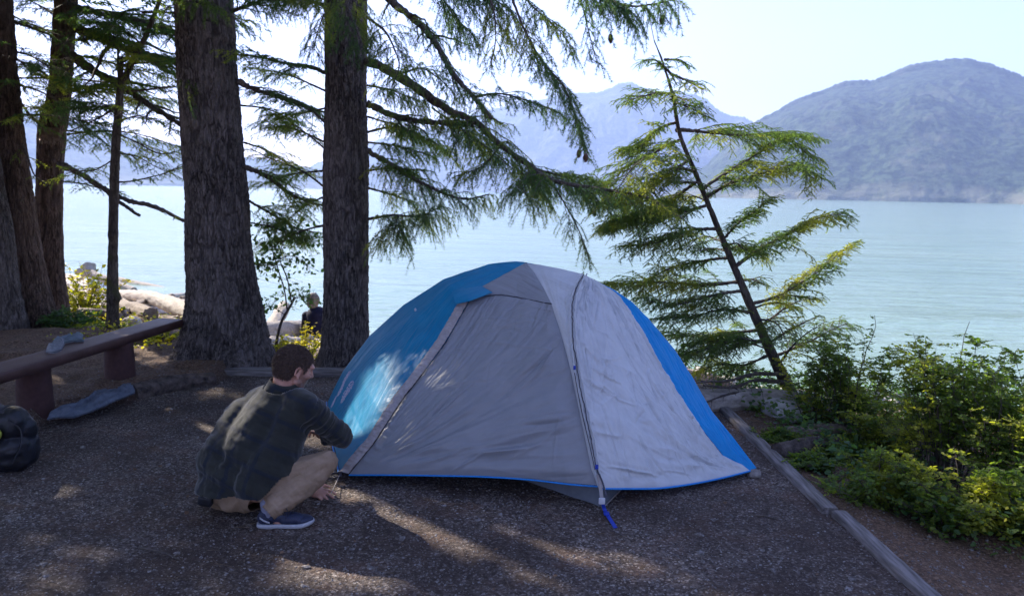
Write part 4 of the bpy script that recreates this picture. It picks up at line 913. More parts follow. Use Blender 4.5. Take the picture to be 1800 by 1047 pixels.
for k, (xa, ya, xe, ye) in enumerate(((572, 250, 470, 225), (572, 300, 450, 330), (432, 390, 540, 430), (572, 345, 500, 395), (428, 250, 520, 300), (572, 160, 440, 120), (420, 185, 520, 215), (572, 395, 470, 440))):
    limb(T1 if xa < 500 else T2, 'branch', [(xa, ya, 7.4), ((xa + xe) / 2, (ya + ye) / 2 - 8, 7.5), (xe, ye, 7.6 + .1 * k)], .011, .003, 540 + k, mat_n='needle_hem', n2=22, L2=.42, L3=.12, bare=.2, **nk)
# limbs reaching right of the second trunk
rk = dict(nl=.024, nw=.0034, dens=420, sp3=.036)
limb(T2, 'branch', [(655, -40, 6.6), (690, 5, 6.4), (733, 38, 6.3), (768, 81, 6.2), (795, 128, 6.15), (835, 172, 6.1), (865, 210, 6.05)], .040, .014, 150, mat_w='bark_moss', n2=26, L2=.55, L3=.13, t0=.2, hang=.6, bare=.2, **rk)
b2 = limb(T2, 'branch', [(645, 108, 7.0), (690, 128, 6.8), (740, 160, 6.6), (790, 195, 6.45), (835, 215, 6.3), (880, 255, 6.2), (930, 290, 6.1), (975, 318, 6.0), (1030, 328, 5.95), (1085, 336, 5.9), (1140, 348, 5.85), (1200, 385, 5.8)],
     .050, .006, 151, mat_w='bark_moss', bare=.12, n2=50, L2=.55, L3=.15, t0=.1, hang=.7, droop=.4, prof=lambda t: (.45 + .75 * np.exp(-((t - .55) / .3) ** 2)) * (1 - .3 * t), **rk)
limb(T2, 'branch', [(900, 275, 6.3), (950, 300, 6.2), (1010, 312, 6.1), (1060, 322, 6.1)], .014, .004, 152, n2=26, L2=.5, L3=.14, hang=.8, mat_n='needle_hem', **rk)
limb(T2, 'branch', [(645, 182, 7.0), (690, 203, 6.9), (730, 213, 6.7), (780, 217, 6.5), (832, 222, 6.4)], .034, .014, 153, mat_w='bark_moss', n2=22, L2=.5, L3=.13, bare=.15, hang=.6, **rk)
limb(T2, 'branch', [(645, 265, 7.1), (680, 285, 7.0), (720, 310, 6.9), (765, 333, 6.8), (815, 350, 6.7), (860, 342, 6.7)], .030, .006, 154, mat_w='bark_grey', n2=30, L2=.5, L3=.14, hang=.9, droop=.5, **rk)
limb(T2, 'branch', [(646, 232, 7.2), (690, 225, 7.3), (740, 245, 7.4), (785, 265, 7.5)], .014, .004, 155, mat_n='needle_hem', n2=30, L2=.55, L3=.14, hang=.5, **rk)
limb(T2, 'branch', [(646, 385, 7.1), (690, 378, 7.0), (735, 380, 6.9), (775, 362, 6.8)], .016, .004, 156, n2=26, L2=.5, L3=.14, hang=.9, droop=.5, **rk)
limb(T2, 'branch', [(646, 330, 7.2), (680, 340, 7.3), (720, 355, 7.4), (750, 395, 7.4)], .012, .004, 157, mat_n='needle_hem', n2=16, L2=.5, L3=.14, hang=.8, bare=.3, **rk)
limb(T2, 'branch', [(700, 132, 6.8), (740, 120, 6.6), (770, 138, 6.5), (800, 165, 6.4)], .010, .004, 158, n2=16, L2=.45, L3=.13, hang=.6, bare=.2, **rk)
limb(T2, 'branch', [(835, 170, 6.1), (880, 165, 6.0), (935, 180, 5.9), (985, 200, 5.8)], .012, .003, 159, n2=24, L2=.45, L3=.12, hang=.5, bare=.25, **rk)
limb(T2, 'branch', [(790, 195, 6.5), (820, 235, 6.4), (860, 262, 6.4), (905, 300, 6.3)], .012, .004, 160, n2=20, L2=.45, L3=.14, hang=.8, **rk)
limb(T2, 'branch', [(975, 330, 6.0), (1000, 370, 5.95), (1020, 410, 5.9), (1036, 448, 5.9)], .008, .002, 161, n2=14, L2=.28, L3=.11, hang=.9, bare=.25, **rk)
limb(T2, 'branch', [(940, 300, 6.1), (920, 330, 6.0), (930, 350, 6.0)], .010, .003, 162, n2=14, L2=.4, L3=.14, hang=.9, mat_n='needle_hem', **rk)
limb(T2, 'branch', [(880, 255, 6.2), (850, 290, 6.1), (800, 310, 6.1)], .010, .003, 163, n2=18, L2=.4, L3=.13, hang=.7, bare=.2, **rk)
for k, (xa, ya, xe, ye) in enumerate(((646, 205, 770, 255), (646, 250, 760, 275), (646, 150, 740, 180), (646, 300, 745, 300), (760, 190, 850, 270), (900, 290, 960, 350), (980, 318, 1060, 360), (1060, 336, 1110, 385), (700, 380, 690, 425))):
    limb(T2, 'branch', [(xa, ya, 6.9), ((xa + xe) / 2, (ya + ye) / 2 - 5, 6.8), (xe, ye, 6.9)], .010, .003, 560 + k, mat_n='needle_hem', n2=20, L2=.38, L3=.13, bare=.1, hang=.7, **rk)
# sprays hanging in from above the frame
tk = dict(nl=.024, nw=.0032, dens=520, hang=.75, droop=.5, sp3=.036)
limb(T2, 'branch', [(880, -60, 5.3), (905, 10, 5.25), (925, 60, 5.2), (955, 110, 5.15), (990, 150, 5.1), (1010, 200, 5.1), (1030, 262, 5.1)], .012, .003, 170, n2=44, L2=.34, L3=.11, t0=.25, **tk)
limb(T2, 'branch', [(1000, -70, 5.1), (1020, -5, 5.1), (1035, 50, 5.05), (1050, 110, 5.0)], .008, .002, 171, n2=14, L2=.20, L3=.09, t0=.3, bare=.3, **tk)
limb(T2, 'branch', [(980, -40, 4.9), (1050, -10, 4.85), (1110, 10, 4.8), (1185, 0, 4.75)], .012, .003, 172, n2=38, L2=.34, L3=.11, **tk)
limb(T2, 'branch', [(720, -50, 5.6), (780, -30, 5.5), (850, -10, 5.4), (900, 20, 5.3)], .014, .004, 173, n2=34, L2=.42, L3=.13, **tk)
limb(T2, 'branch', [(850, -40, 5.2), (868, 20, 5.15), (870, 70, 5.1), (862, 110, 5.1)], .008, .003, 174, n2=14, L2=.25, L3=.10, t0=.3, **tk)
limb(T2, 'branch', [(900, -30, 5.6), (945, 20, 5.5), (985, 55, 5.4), (1010, 90, 5.4)], .008, .002, 175, n2=22, L2=.28, L3=.10, mat_n='needle_hem', **tk)
limb(T2, 'branch', [(645, 30, 6.4), (680, 60, 6.2), (700, 110, 6.0), (690, 150, 5.9)], .012, .004, 176, n2=20, L2=.35, L3=.14, **tk)
limb(T2, 'branch', [(620, -30, 6.5), (612, 10, 6.3), (625, 50, 6.2), (640, 90, 6.1)], .012, .004, 177, n2=22, L2=.34, L3=.14, **tk)
limb(T2, 'branch', [(575, 15, 6.5), (560, 50, 6.4), (552, 90, 6.3)], .008, .003, 178, n2=16, L2=.25, L3=.12, **tk)
limb(T2, 'branch', [(760, -30, 5.8), (800, 30, 5.8), (830, 60, 5.8)], .010, .003, 179, n2=16, L2=.35, L3=.12, **tk)
# cones
gcone = Geo(); rr = np.random.RandomState(4)
def cone_geo(g, p, L, tilt):
    ellipsoid(g, p, (L * .26, L * .26, L * .5), rot_to((tilt, 0, 1)), 2)
    for k in range(70):
        f = (k + .5) / 70; a = k * 2.4; R = L * .27 * math.sin(math.pi * (f * .92 + .05)) ** .7; q = np.array([math.cos(a) * R, math.sin(a) * R, L * (.5 - f)])
        d = np.array([math.cos(a), math.sin(a), -.9]); s_ = np.array([-math.sin(a), math.cos(a), 0]) * L * .10
        g.add(np.array([q - s_, q + s_, q + d * L * .14]) @ rot_to((tilt, 0, 1)).T + p, [[0, 1, 2]])
MT['cone'] = simple_mat('fir_cone', (.05, .03, .02), (.16, .085, .05), 40, .8)
for q in ((1027, 268, 5.1), (1000, 270, 5.1), (1084, 70, 4.8), (1165, 32, 4.75), (1050, 392, 5.9)):
    tp = np.concatenate(TIPS); dd_ = tp - CAMP; zz_ = dd_ @ FWD; k_ = np.argmin(np.hypot(900 + F * (dd_ @ RGT) / zz_ - q[0], 523.5 - F * (dd_ @ UPV) / zz_ - q[1] + 8)); p = tp[k_] - np.array([0, 0, .045])
    g = Geo(); cone_geo(g, p, .055, rr.randn() * .15); tubes(g, np.array([[p + [0, 0, .02], p + [0, 0, .047]]]), np.array([[.0016, .0012]]), 4); build('cone', g, MT['cone'], T2.o, smooth=False)

# ------------------------------------------------------------------ leaning hemlock on the right
TH = Tree('slim hemlock leaning left over the bank between the tent and the rose bushes', 'tree', base_of(1425, 748, 6.4))
trunk_mesh('trunk', [(1150, 72, 2.2), (1165, 110, 3.2), (1183, 170, 5), (1196, 240, 7), (1226, 312, 9.5), (1270, 420, 12), (1308, 510, 15), (1345, 595, 19), (1385, 680, 24), (1430, 752, 30)], 6.4, MT['bark_moss'], TH.o, .004, 4, 22, .05, 5, 53, .02, .008)
hk = dict(nl=.014, nw=.0040, dens=600, flat=True, sp3=.026, hang=.28, mat_n='needle_hem', droop=.22, wig=.12)
HL = [([(1190, 228), (1240, 232), (1300, 238), (1360, 235), (1428, 243)], .50, 34, 0), ([(1235, 332), (1290, 296), (1340, 268), (1375, 245), (1410, 262), (1436, 288)], .50, 34, 0), ([(1240, 347), (1290, 320), (1340, 305), (1400, 290), (1432, 312)], .45, 32, 0),
      ([(1268, 425), (1295, 395), (1325, 372), (1345, 348)], .40, 20, 0), ([(1290, 470), (1340, 435), (1390, 408), (1430, 385), (1482, 376)], .50, 34, 0), ([(1318, 535), (1370, 520), (1430, 485), (1470, 455), (1498, 436)], .46, 32, 0),
      ([(1335, 575), (1385, 540), (1420, 522)], .40, 12, .6), ([(1348, 605), (1400, 575), (1440, 555)], .35, 12, .7), ([(1358, 628), (1410, 605), (1450, 585), (1490, 568)], .45, 24, .1), ([(1365, 645), (1400, 600), (1440, 570)], .3, 8, .8),
      ([(1184, 135), (1155, 108), (1128, 105)], .20, 10, 0), ([(1180, 130), (1210, 145), (1240, 160)], .22, 12, .2), ([(1184, 165), (1150, 165), (1098, 178)], .28, 16, 0), ([(1186, 180), (1215, 190), (1243, 205)], .25, 14, .2), ([(1168, 105), (1195, 108), (1210, 120)], .14, 8, .2),
      ([(1191, 215), (1160, 225), (1130, 245), (1094, 263)], .36, 22, 0), ([(1198, 245), (1160, 262), (1110, 300), (1080, 345)], .5, 28, 0), ([(1212, 280), (1170, 310), (1130, 340), (1085, 360)], .55, 34, 0),
      ([(1228, 318), (1180, 350), (1130, 375), (1062, 402)], .6, 40, 0), ([(1245, 360), (1200, 372), (1140, 378), (1075, 390)], .55, 38, 0), ([(1262, 402), (1215, 405), (1160, 425), (1105, 430)], .5, 26, .1),
      ([(1285, 452), (1240, 458), (1180, 470), (1130, 500)], .5, 26, .2), ([(1302, 495), (1240, 500), (1150, 495), (1065, 498)], .55, 36, 0), ([(1308, 510), (1250, 520), (1190, 535), (1140, 530)], .5, 28, .05),
      ([(1325, 550), (1270, 545), (1200, 560), (1155, 560)], .5, 28, .1), ([(1338, 580), (1290, 585), (1230, 590), (1170, 585)], .55, 34, 0), ([(1345, 600), (1300, 600), (1240, 615), (1190, 625)], .5, 30, 0), ([(1355, 622), (1310, 640), (1260, 640), (1215, 660)], .45, 22, .1),
      ([(1275, 440), (1310, 432), (1345, 455)], .4, 16, 0), ([(1330, 560), (1365, 570), (1385, 600)], .35, 12, .1)]
rr = np.random.RandomState(77)
for k, (pts, L2, n2, bare) in enumerate(HL):
    sgn = rr.uniform(-.55, .55); m_ = len(pts); Ys = [6.4 + sgn * i / (m_ - 1) for i in range(m_)]
    pw = ppm(PY(pts[0][0], pts[0][1], 6.4)); ln = math.hypot(pts[-1][0] - pts[0][0], pts[-1][1] - pts[0][1]) / pw
    limb(TH, 'branch', [(a, b, c) for (a, b), c in zip(pts, Ys)], .010 + .008 * ln, .0028, 300 + k, n2=int(n2 * 1.8), L2=L2 * (.70 + .5 * rr.rand()), L3=.095, t0=.12, bare=bare, **hk)
for k in range(13):
    t_ = rr.rand(); y0 = 150 + 480 * t_; x0 = np.interp(y0, [72, 240, 420, 595, 752], [1150, 1196, 1270, 1345, 1430]); sg = 1 if rr.rand() < .45 else -1; L_ = rr.uniform(35, 120) * (.5 + .6 * t_)
    limb(TH, 'branch', [(x0, y0, 6.4), (x0 + sg * L_ * .5, y0 - L_ * .12, 6.4 + rr.uniform(-.3, .3)), (x0 + sg * L_, y0 + rr.uniform(-.1, .25) * L_, 6.4 + rr.uniform(-.5, .5))], .009, .003, 400 + k, n2=18, L2=.3, L3=.09, t0=.1, bare=.5 * (rr.rand() < .3), **hk)
for k, pts in enumerate(([(1378, 658), (1330, 657), (1280, 668), (1222, 672)], [(1385, 672), (1330, 668), (1290, 680), (1235, 676)], [(1392, 700), (1340, 696), (1290, 690), (1240, 705)], [(1395, 705), (1340, 715), (1280, 735), (1230, 722)])):
    limb(TH, 'branch', [(a, b, 6.35 - .15 * i) for i, (a, b) in enumerate(pts)], .022, .006, 360 + k, n2=12, L2=.3, L3=.1, bare=.97, nl=.01, nw=.002, dens=60)

# ------------------------------------------------------------------ unseen crowns added to shade the campsite, gaps cut for sun spots
TE = Tree('conifer trunk out of sight to the left of the leaning trunks', 'tree', (-9.3, 11.5, TZ(-9.3, 11.5)))
TF = Tree('conifer trunk out of sight far along the shore to the left', 'tree', (-12.6, 16.8, TZ(-12.6, 16.8)))
for t_, x, y in ((TE, -9.3, 11.5), (TF, -12.6, 16.8)):
    z = np.linspace(TZ(x, y) - .2, 11, 60); P = st3(x + .02 * z, y + 0 * z, z) + .05 * st3(fbm(st3(z, 0, 0), 2, 1), fbm(st3(z, 5, 0), 2, 1), 0 * z)
    g = Geo(); tubes(g, P[None], np.linspace(.26, .10, 60)[None], 24); me_o = build('trunk', g, MT['bark_fir'], t_.o); at = me_o.data.attributes.new('crack', 'FLOAT', 'POINT')
rng = np.random.RandomState(99); n_ = 52000
tx = rng.uniform(-8.5, 3.6, n_); ty = rng.uniform(-3, 8.3, n_)
dens_ = sstep(2.9, 1.3, tx) * .93 + .07
dens_ = dens_ * np.where(tx < -3, 1, sstep(8.4, 7.2, ty)) * np.where((ty > 6.8) & (tx > -2.4), .35, 1); k_ = rng.rand(n_) < dens_; tx, ty = tx[k_], ty[k_]
zz_ = 3.4 + 6.5 * rng.rand(len(tx)) ** 1.1; P = st3(tx, ty, 0) + S3 * zz_[:, None] + rng.randn(len(tx), 3) * .05
X_, Y_, Z_ = pix(P); ok = (Y_ < -45) | ((X_ < -60)) | ((X_ < 330) & (Y_ < 10) & (rng.rand(len(P)) < .5)); P = P[ok]
P = P[clear_mask(P, rng)]
stems = [(T1, (-3.0, 7.3)), (T2, (-1.65, 7.35)), (TB, (-5.9, 8.8)), (TC_, (-5.6, 9.5)), (TE, (-9.3, 11.5)), (TF, (-12.6, 16.8))]
D_ = np.stack([np.hypot(P[:, 0] - s[1][0], (P[:, 1] - s[1][1]) * .8) for s in stems]); who = D_.argmin(0)
for k, (t_, (sx, sy)) in enumerate(stems):
    Q = P[who == k]
    if len(Q) < 10: continue
    rad = Q - np.array([sx, sy, 0]); rad[:, 2] = 0; rad /= np.linalg.norm(rad, axis=1, keepdims=True) + 1e-6
    d = rad + .5 * rng.randn(len(Q), 3) * np.array([1, 1, .3]) - np.array([0, 0, .35]); d /= np.linalg.norm(d, axis=1, keepdims=True)
    s = np.cross(d, np.array([0, 0, 1.0]) + .4 * rng.randn(len(Q), 3)); s /= np.linalg.norm(s, axis=1, keepdims=True)
    L = (.10 + .12 * rng.rand(len(Q)))[:, None]; W_ = L * .30
    # each spray is a small fan of narrow leaflets on both sides of a rib
    g = Geo()
    for a in range(5):
        f = a / 4; c = Q + d * L * (f - .5) * 1.6
        for sg in (-1, 1):
            t_ip = c + s * sg * W_ * 1.5 * (1 - .6 * f) + d * L * .55; w_ = d * L * .30
            g.add(np.stack([c - w_ * .3, c + w_, t_ip], 1), np.arange(len(Q) * 3).reshape(-1, 3))
    build('crown', g, MT['needle'], t_.o, smooth=False)
    # stems reaching into the crown
    g = Geo(); sel = Q[rng.choice(len(Q), min(26, len(Q)), replace=False)]
    for q in sel:
        X1, Y1, _z = pix(q[None]); zb = q[2] - .15 * np.hypot(q[0] - sx, q[1] - sy); b_ = np.array([sx, sy, max(zb, 4.4)])
        c_ = smooth_curve([b_, b_ * .5 + q * .5 + [0, 0, .15], q], 14); xx, yy, _z = pix(c_)
        if ((xx > -40) & (xx < 1840) & (yy > -30) & (_z > 0)).any(): continue
        if not clear_mask(resample(c_, 60), rng, .05, True).all(): continue
        tubes(g, c_[None], np.linspace(.035, .006, 14)[None], 6)
    if g.v: build('branch', g, MT['twig'], t_.o)
# ------------------------------------------------------------------ plants
LEAF = np.array([(0, 0, 0), (.34, .28, .03), (.30, .68, .02), (0, 1, -.04), (-.30, .68, .02), (-.34, .28, .03), (0, .5, -.05)], float)
LEAF_F = np.array([(0, 1, 6), (1, 2, 6), (2, 3, 6), (3, 4, 6), (4, 5, 6), (5, 0, 6)])
def leaves(g, P, D, S, rng, upn=1.0):
    """P positions, D pointing directions, S lengths"""
    n = len(P); D = D / (np.linalg.norm(D, axis=1, keepdims=True) + 1e-9); nn = np.array([0, 0, upn]) + .55 * rng.randn(n, 3)
    nn = nn - (nn * D).sum(1, keepdims=True) * D; nn /= np.linalg.norm(nn, axis=1, keepdims=True) + 1e-9; X = np.cross(D, nn)
    V = P[:, None] + S[:, None, None] * (LEAF[None, :, :1] * X[:, None] + LEAF[None, :, 1:2] * D[:, None] + LEAF[None, :, 2:] * nn[:, None])
    g.add(V, (LEAF_F[None] + (np.arange(n) * 7)[:, None, None]).reshape(-1, 3))
def compound(g, gw, P, D, L, rng, pairs=3, ls=.026):
    """pinnate leaves: P base, D direction, L rachis length"""
    n = len(P); D = D / np.linalg.norm(D, axis=1, keepdims=True); s = np.cross(D, np.array([0, 0, 1.0]) + .3 * rng.randn(n, 3)); s /= np.linalg.norm(s, axis=1, keepdims=True)
    for k in range(pairs):
        f = .35 + .6 * k / pairs; p = P + D * (L * f)[:, None] - np.array([0, 0, 1]) * (L * .18 * f * f)[:, None]
        for sg in (-1, 1): leaves(g, p, s * sg + D * .5 - [0, 0, .1], ls * (.75 + .5 * rng.rand(n)), rng)
    leaves(g, P + D * L[:, None] - np.array([0, 0, 1]) * (L * .18)[:, None], D, ls * (.9 + .4 * rng.rand(n)), rng)
    tubes(gw, np.stack([P, P + D * L[:, None] * .5, P + D * L[:, None] - np.array([0, 0, 1]) * (L * .18)[:, None]], 1), np.full((n, 3), .0008), 3)
def shrub(name, label, cat, px, Y, top, spread, nst, seed, mat='leaf', ls=.028, nleaf=34, pairs=3, grp=None, lean=(0, 0), simple=False, r=.005, low=.25, hmin=.45, hz=None):
    rng = np.random.RandomState(seed); pt = PY(px, top, Y); bz = TZ(pt[0], Y) if hz is None else hz; H = pt[2] - bz; base = np.array([pt[0] - lean[0], Y - lean[1], bz])
    o = thing(name, label, cat, base, grp); gw, gl = Geo(), Geo(); n = nst; K = 12; s = np.linspace(0, 1, K)
    a = rng.rand(n) * 6.28; rad = np.sqrt(rng.rand(n)) * spread; tip = np.stack([np.cos(a) * rad, np.sin(a) * rad * .8, H * (hmin + (1 - hmin) * rng.rand(n) ** .7) * (1 - .35 * (rad / spread) ** 2)], 1); tip[0] = (0, 0, H)
    tip[:, 0] += lean[0]; tip[:, 1] += lean[1]; b0 = np.stack([np.cos(a) * rad * .3, np.sin(a) * rad * .25, -.03 + 0 * a], 1)
    P = base + b0[:, None] + (tip - b0)[:, None] * np.stack([s ** 1.5, s ** 1.5, s ** .85], -1)[None] + .02 * np.cumsum(rng.randn(n, K, 3), axis=1) * H * .6 * s[None, :, None]
    tubes(gw, P, (r * (.6 + .8 * rng.rand(n)))[:, None] * (1 - .75 * s)[None], 5)
    # side shoots
    m_ = n * 5; i = rng.randint(0, n, m_); t = low + (1 - low) * rng.rand(m_); k = np.clip((t * (K - 1)).astype(int), 0, K - 2); f = (t * (K - 1) - k)[:, None]; q = P[i, k] * (1 - f) + P[i, k + 1] * f
    ang = rng.rand(m_) * 6.28; d = np.stack([np.cos(ang), np.sin(ang), .25 + .6 * rng.rand(m_)], 1); l = H * .30 * (1.2 - t) * (.5 + .8 * rng.rand(m_)); s4 = np.linspace(0, 1, 5)
    Q = q[:, None] + d[:, None] * (l[:, None] * s4)[..., None] - np.array([0, 0, 1]) * (.35 * l[:, None] * s4 ** 2)[..., None]; tubes(gw, Q, np.full((m_, 5), r * .35) * (1 - .6 * s4)[None], 3)
    A_ = [(P, low, .45), (Q, .1, .55)]
    for (W, lo, share) in A_:
        cnt = int(nleaf * n * share); i = rng.randint(0, len(W), cnt); kk = W.shape[1]; t = lo + (1 - lo) * rng.rand(cnt) ** .8; k = np.clip((t * (kk - 1)).astype(int), 0, kk - 2); f = (t * (kk - 1) - k)[:, None]; q = W[i, k] * (1 - f) + W[i, k + 1] * f
        ang = rng.rand(cnt) * 6.28; d = np.stack([np.cos(ang), np.sin(ang), .25 + .35 * rng.randn(cnt)], 1)
        if simple: leaves(gl, q, d, ls * (.6 + .7 * rng.rand(cnt)), rng)
        else: compound(gl, gw, q, d, ls * (2.2 + 1.6 * rng.rand(cnt)), rng, pairs, ls)
    build('stem', gw, MT['twig'], o); build('leaves', gl, MT[mat], o, smooth=False); return o
RB = 'shrubs on the bank right of the tent'
shrub('rose_bush', 'leafy green bush whose shoots cross the foot of the leaning hemlock', 'bush', 1450, 5.9, 585, .40, 18, 1, nleaf=46, ls=.019, grp=RB)
shrub('rose_bush', 'airy light green bush between the hemlock foot and the tallest rose bush', 'bush', 1520, 5.7, 565, .46, 24, 2, hmin=.55, nleaf=60, ls=.019, grp=RB)
shrub('rose_bush', 'tallest wild rose bush, reaching over the water at the right', 'bush', 1690, 4.8, 560, .50, 34, 3, hmin=.7, nleaf=60, ls=.020, grp=RB)
shrub('rose_bush', 'dense dark green bush cut by the right edge of the photo', 'bush', 1790, 4.5, 610, .46, 32, 4, hmin=.6, nleaf=60, ls=.020, grp=RB)
shrub('rose_bush', 'low leafy bush beside the joint of the two right hand timbers', 'bush', 1550, 4.25, 790, .36, 20, 5, nleaf=36, grp=RB, ls=.022, hmin=.25, low=.05)
shrub('rose_bush', 'low dark bush in the shade at the foot of the tallest rose bush', 'bush', 1680, 4.15, 790, .46, 26, 6, nleaf=36, grp=RB, ls=.024, hmin=.25, low=.05)
shrub('rose_bush', 'broad leaved low bush nearest the lower right corner', 'bush', 1810, 4.0, 800, .40, 20, 7, nleaf=34, grp=RB, ls=.027, hmin=.25, low=.05)
shrub('rose_bush', 'small bush hugging the timber edging beside the blue tent panel', 'bush', 1345, 6.1, 712, .30, 12, 8, nleaf=30, ls=.024, grp=RB, hmin=.3)
shrub('rose_bush', 'mid height bush filling the gap behind the low bush by the timber joint', 'bush', 1600, 5.3, 672, .45, 24, 9, nleaf=50, ls=.020, grp=RB, hmin=.3)
shrub('rose_bush', 'small bush with a few yellowing leaves over the dark log end', 'bush', 1450, 5.2, 775, .34, 14, 10, nleaf=26, grp=RB, hmin=.2, low=.05)
shrub('rose_bush', 'bush at the right edge of the photo in front of the white log', 'bush', 1840, 5.3, 650, .42, 22, 11, nleaf=50, ls=.020, grp=RB)
LB = 'shrubs behind the bench and trunks'
shrub('autumn_bush', 'bright yellow bush right of the knobbly trunk, above the bench', 'bush', 148, 10.2, 458, .55, 44, 21, 'leaf_yellow', .05, 34, grp=LB, simple=True, low=.1, hmin=.3)
shrub('autumn_bush', 'yellow green bush hanging over the driftwood behind the slender trunk', 'bush', 168, 9.6, 540, .5, 26, 22, 'leaf_yellow', .045, 30, grp=LB, simple=True, low=.05, hmin=.3)
shrub('fern_clump', 'dark green clump of foliage at the foot of the knobbly trunk', 'bush', 110, 8.7, 545, .45, 24, 23, 'leaf_dark', .03, 30, grp=LB, low=.05, hmin=.2)
shrub('fern_clump', 'green clump of foliage under the bench plank beside the slender trunk', 'bush', 170, 8.6, 575, .40, 20, 24, 'leaf', .03, 26, grp=LB, low=.05, hmin=.2)
shrub('autumn_bush', 'low yellow plants between the bench pillar and the thick trunk', 'bush', 290, 7.9, 580, .55, 40, 25, 'leaf_yellow', .035, 24, grp=LB, simple=True, low=.02, hmin=.2)
shrub('autumn_bush', 'sunlit yellow green bush seen between the two big trunks', 'bush', 535, 8.0, 560, .36, 36, 26, 'leaf_yellow', .032, 34, grp=LB, simple=True, low=.02, hmin=.2)
shrub('autumn_bush', 'low yellow green bush at the right foot of the thick trunk', 'bush', 488, 7.8, 585, .26, 24, 27, 'leaf_yellow', .032, 30, grp=LB, simple=True, low=.02, hmin=.2)
shrub('rose_bush', 'small low bush just beyond the middle of the long right hand timber', 'bush', 1415, 4.75, 800, .22, 14, 12, nleaf=36, grp=RB, ls=.018, hmin=.2, low=.02)
shrub('rose_bush', 'small bush between the dark log and the timber edging', 'bush', 1370, 5.3, 755, .24, 14, 13, nleaf=36, grp=RB, ls=.018, hmin=.2, low=.02)
# sapling between the trunks
sb = GT(484, 640); sap = thing('sapling', 'thin forked sapling with round leaves between the two big trunks', 'sapling', (PY(486, 655, 7.85)[0], 7.85, TZ(PY(486, 655, 7.85)[0], 7.85)))
gw, gl = Geo(), Geo(); rng = np.random.RandomState(31); tw = []
for c, r0, r1 in (([(486, 655), (487, 620), (486, 602), (495, 565), (512, 535), (518, 522)], .020, .012), ([(505, 548), (500, 510), (488, 470), (478, 430), (490, 395), (485, 370)], .009, .003), ([(512, 530), (505, 490), (492, 455), (500, 420), (520, 400), (540, 380)], .009, .003),
                  ([(500, 552), (480, 540), (468, 536)], .005, .002), ([(516, 524), (530, 522), (548, 526)], .004, .002), ([(490, 440), (470, 425), (455, 430)], .004, .002), ([(492, 455), (515, 450), (545, 470)], .004, .002), ([(488, 470), (470, 465), (450, 470)], .004, .002), ([(486, 400), (465, 395), (450, 400)], .004, .002), ([(515, 402), (530, 420), (560, 415)], .004, .002)):
    P = smooth_curve(np.array([PY(a, b, 7.85) for a, b in c]), 24); tubes(gw, P[None], np.linspace(r0, r1, 24)[None], 6)
    if r0 < .01: tw.append(P)
W = np.stack(tw); cnt = 620; i = rng.randint(0, len(W), cnt); k = rng.randint(4, 24, cnt); q = W[i, k]; off = rng.randn(cnt, 3) * np.array([.07, .09, .055]); keep = (q[:, 2] + off[:, 2] > PY(500, 545, 7.85)[2]); q, off = q[keep], off[keep]
tubes(gw, np.stack([q, q + off * .6, q + off], 1), np.full((len(q), 3), .0012), 3); leaves(gl, q + off, rng.randn(len(q), 3), .032 + .028 * rng.rand(len(q)), rng)
build('stem', gw, MT['twig'], sap); build('leaves', gl, MT['leaf_dark'], sap, smooth=False)
# ground cover on the bank: one mass of small leaves and stalks
rng = np.random.RandomState(60); n_ = 3800; x = rng.uniform(-7, 4.5, n_); y = 2.0 + 7 * rng.rand(n_); b_, f_ = weights(x, y); k_ = (rng.rand(n_) < .22 + .8 * f_) & (b_ < .5); x, y = x[k_], y[k_]; g = Geo(); leaves(g, st3(x, y, terrain(x, y) + .006), rng.randn(len(x), 3) * [1, 1, .12], .010 + .020 * rng.rand(len(x)) ** 2, rng); tag(build('leaf_litter', g, simple_mat('dead_leaf', (.06, .032, .02), (.24, .15, .09), 12, .9), smooth=False), kind='stuff')
rng = np.random.RandomState(61); n_ = 30000; x = rng.uniform(1.85, 6.5, n_); y = rng.uniform(3.7, 9.0, n_); dn = fbm(st3(x * 1.2, y * 1.2, 0), 3, 6); k_ = (dn > -.35 + .35 * rng.rand(n_)) & (x > 1.9 + .15 * dn + .6 * sstep(4.4, 3.6, y)); x, y = x[k_], y[k_]
z = terrain(x, y); hh = .22 * rng.rand(len(x)) ** 1.5 * (1 + dn[k_]); g = Geo(); leaves(g, st3(x, y, z + .01 + hh), rng.randn(len(x), 3) * [1, 1, .4], .02 + .03 * rng.rand(len(x)), rng)
tag(build('ground_cover', g, MT['leaf_dark'], smooth=False), kind='stuff')
n_ = 9000; x = rng.uniform(-6.5, 1.6, n_); y = rng.uniform(7.3, 10.5, n_); dn = fbm(st3(x * 1.4, y * 1.4, 4), 3, 7); k_ = dn > .05 + .2 * rng.rand(n_); x, y = x[k_], y[k_]; g = Geo()
leaves(g, st3(x, y, terrain(x, y) + .01 + .12 * rng.rand(len(x)) ** 2), rng.randn(len(x), 3) * [1, 1, .4], .02 + .03 * rng.rand(len(x)), rng)
tag(build('ground_cover', g, MT['leaf_yellow'], smooth=False), kind='stuff')

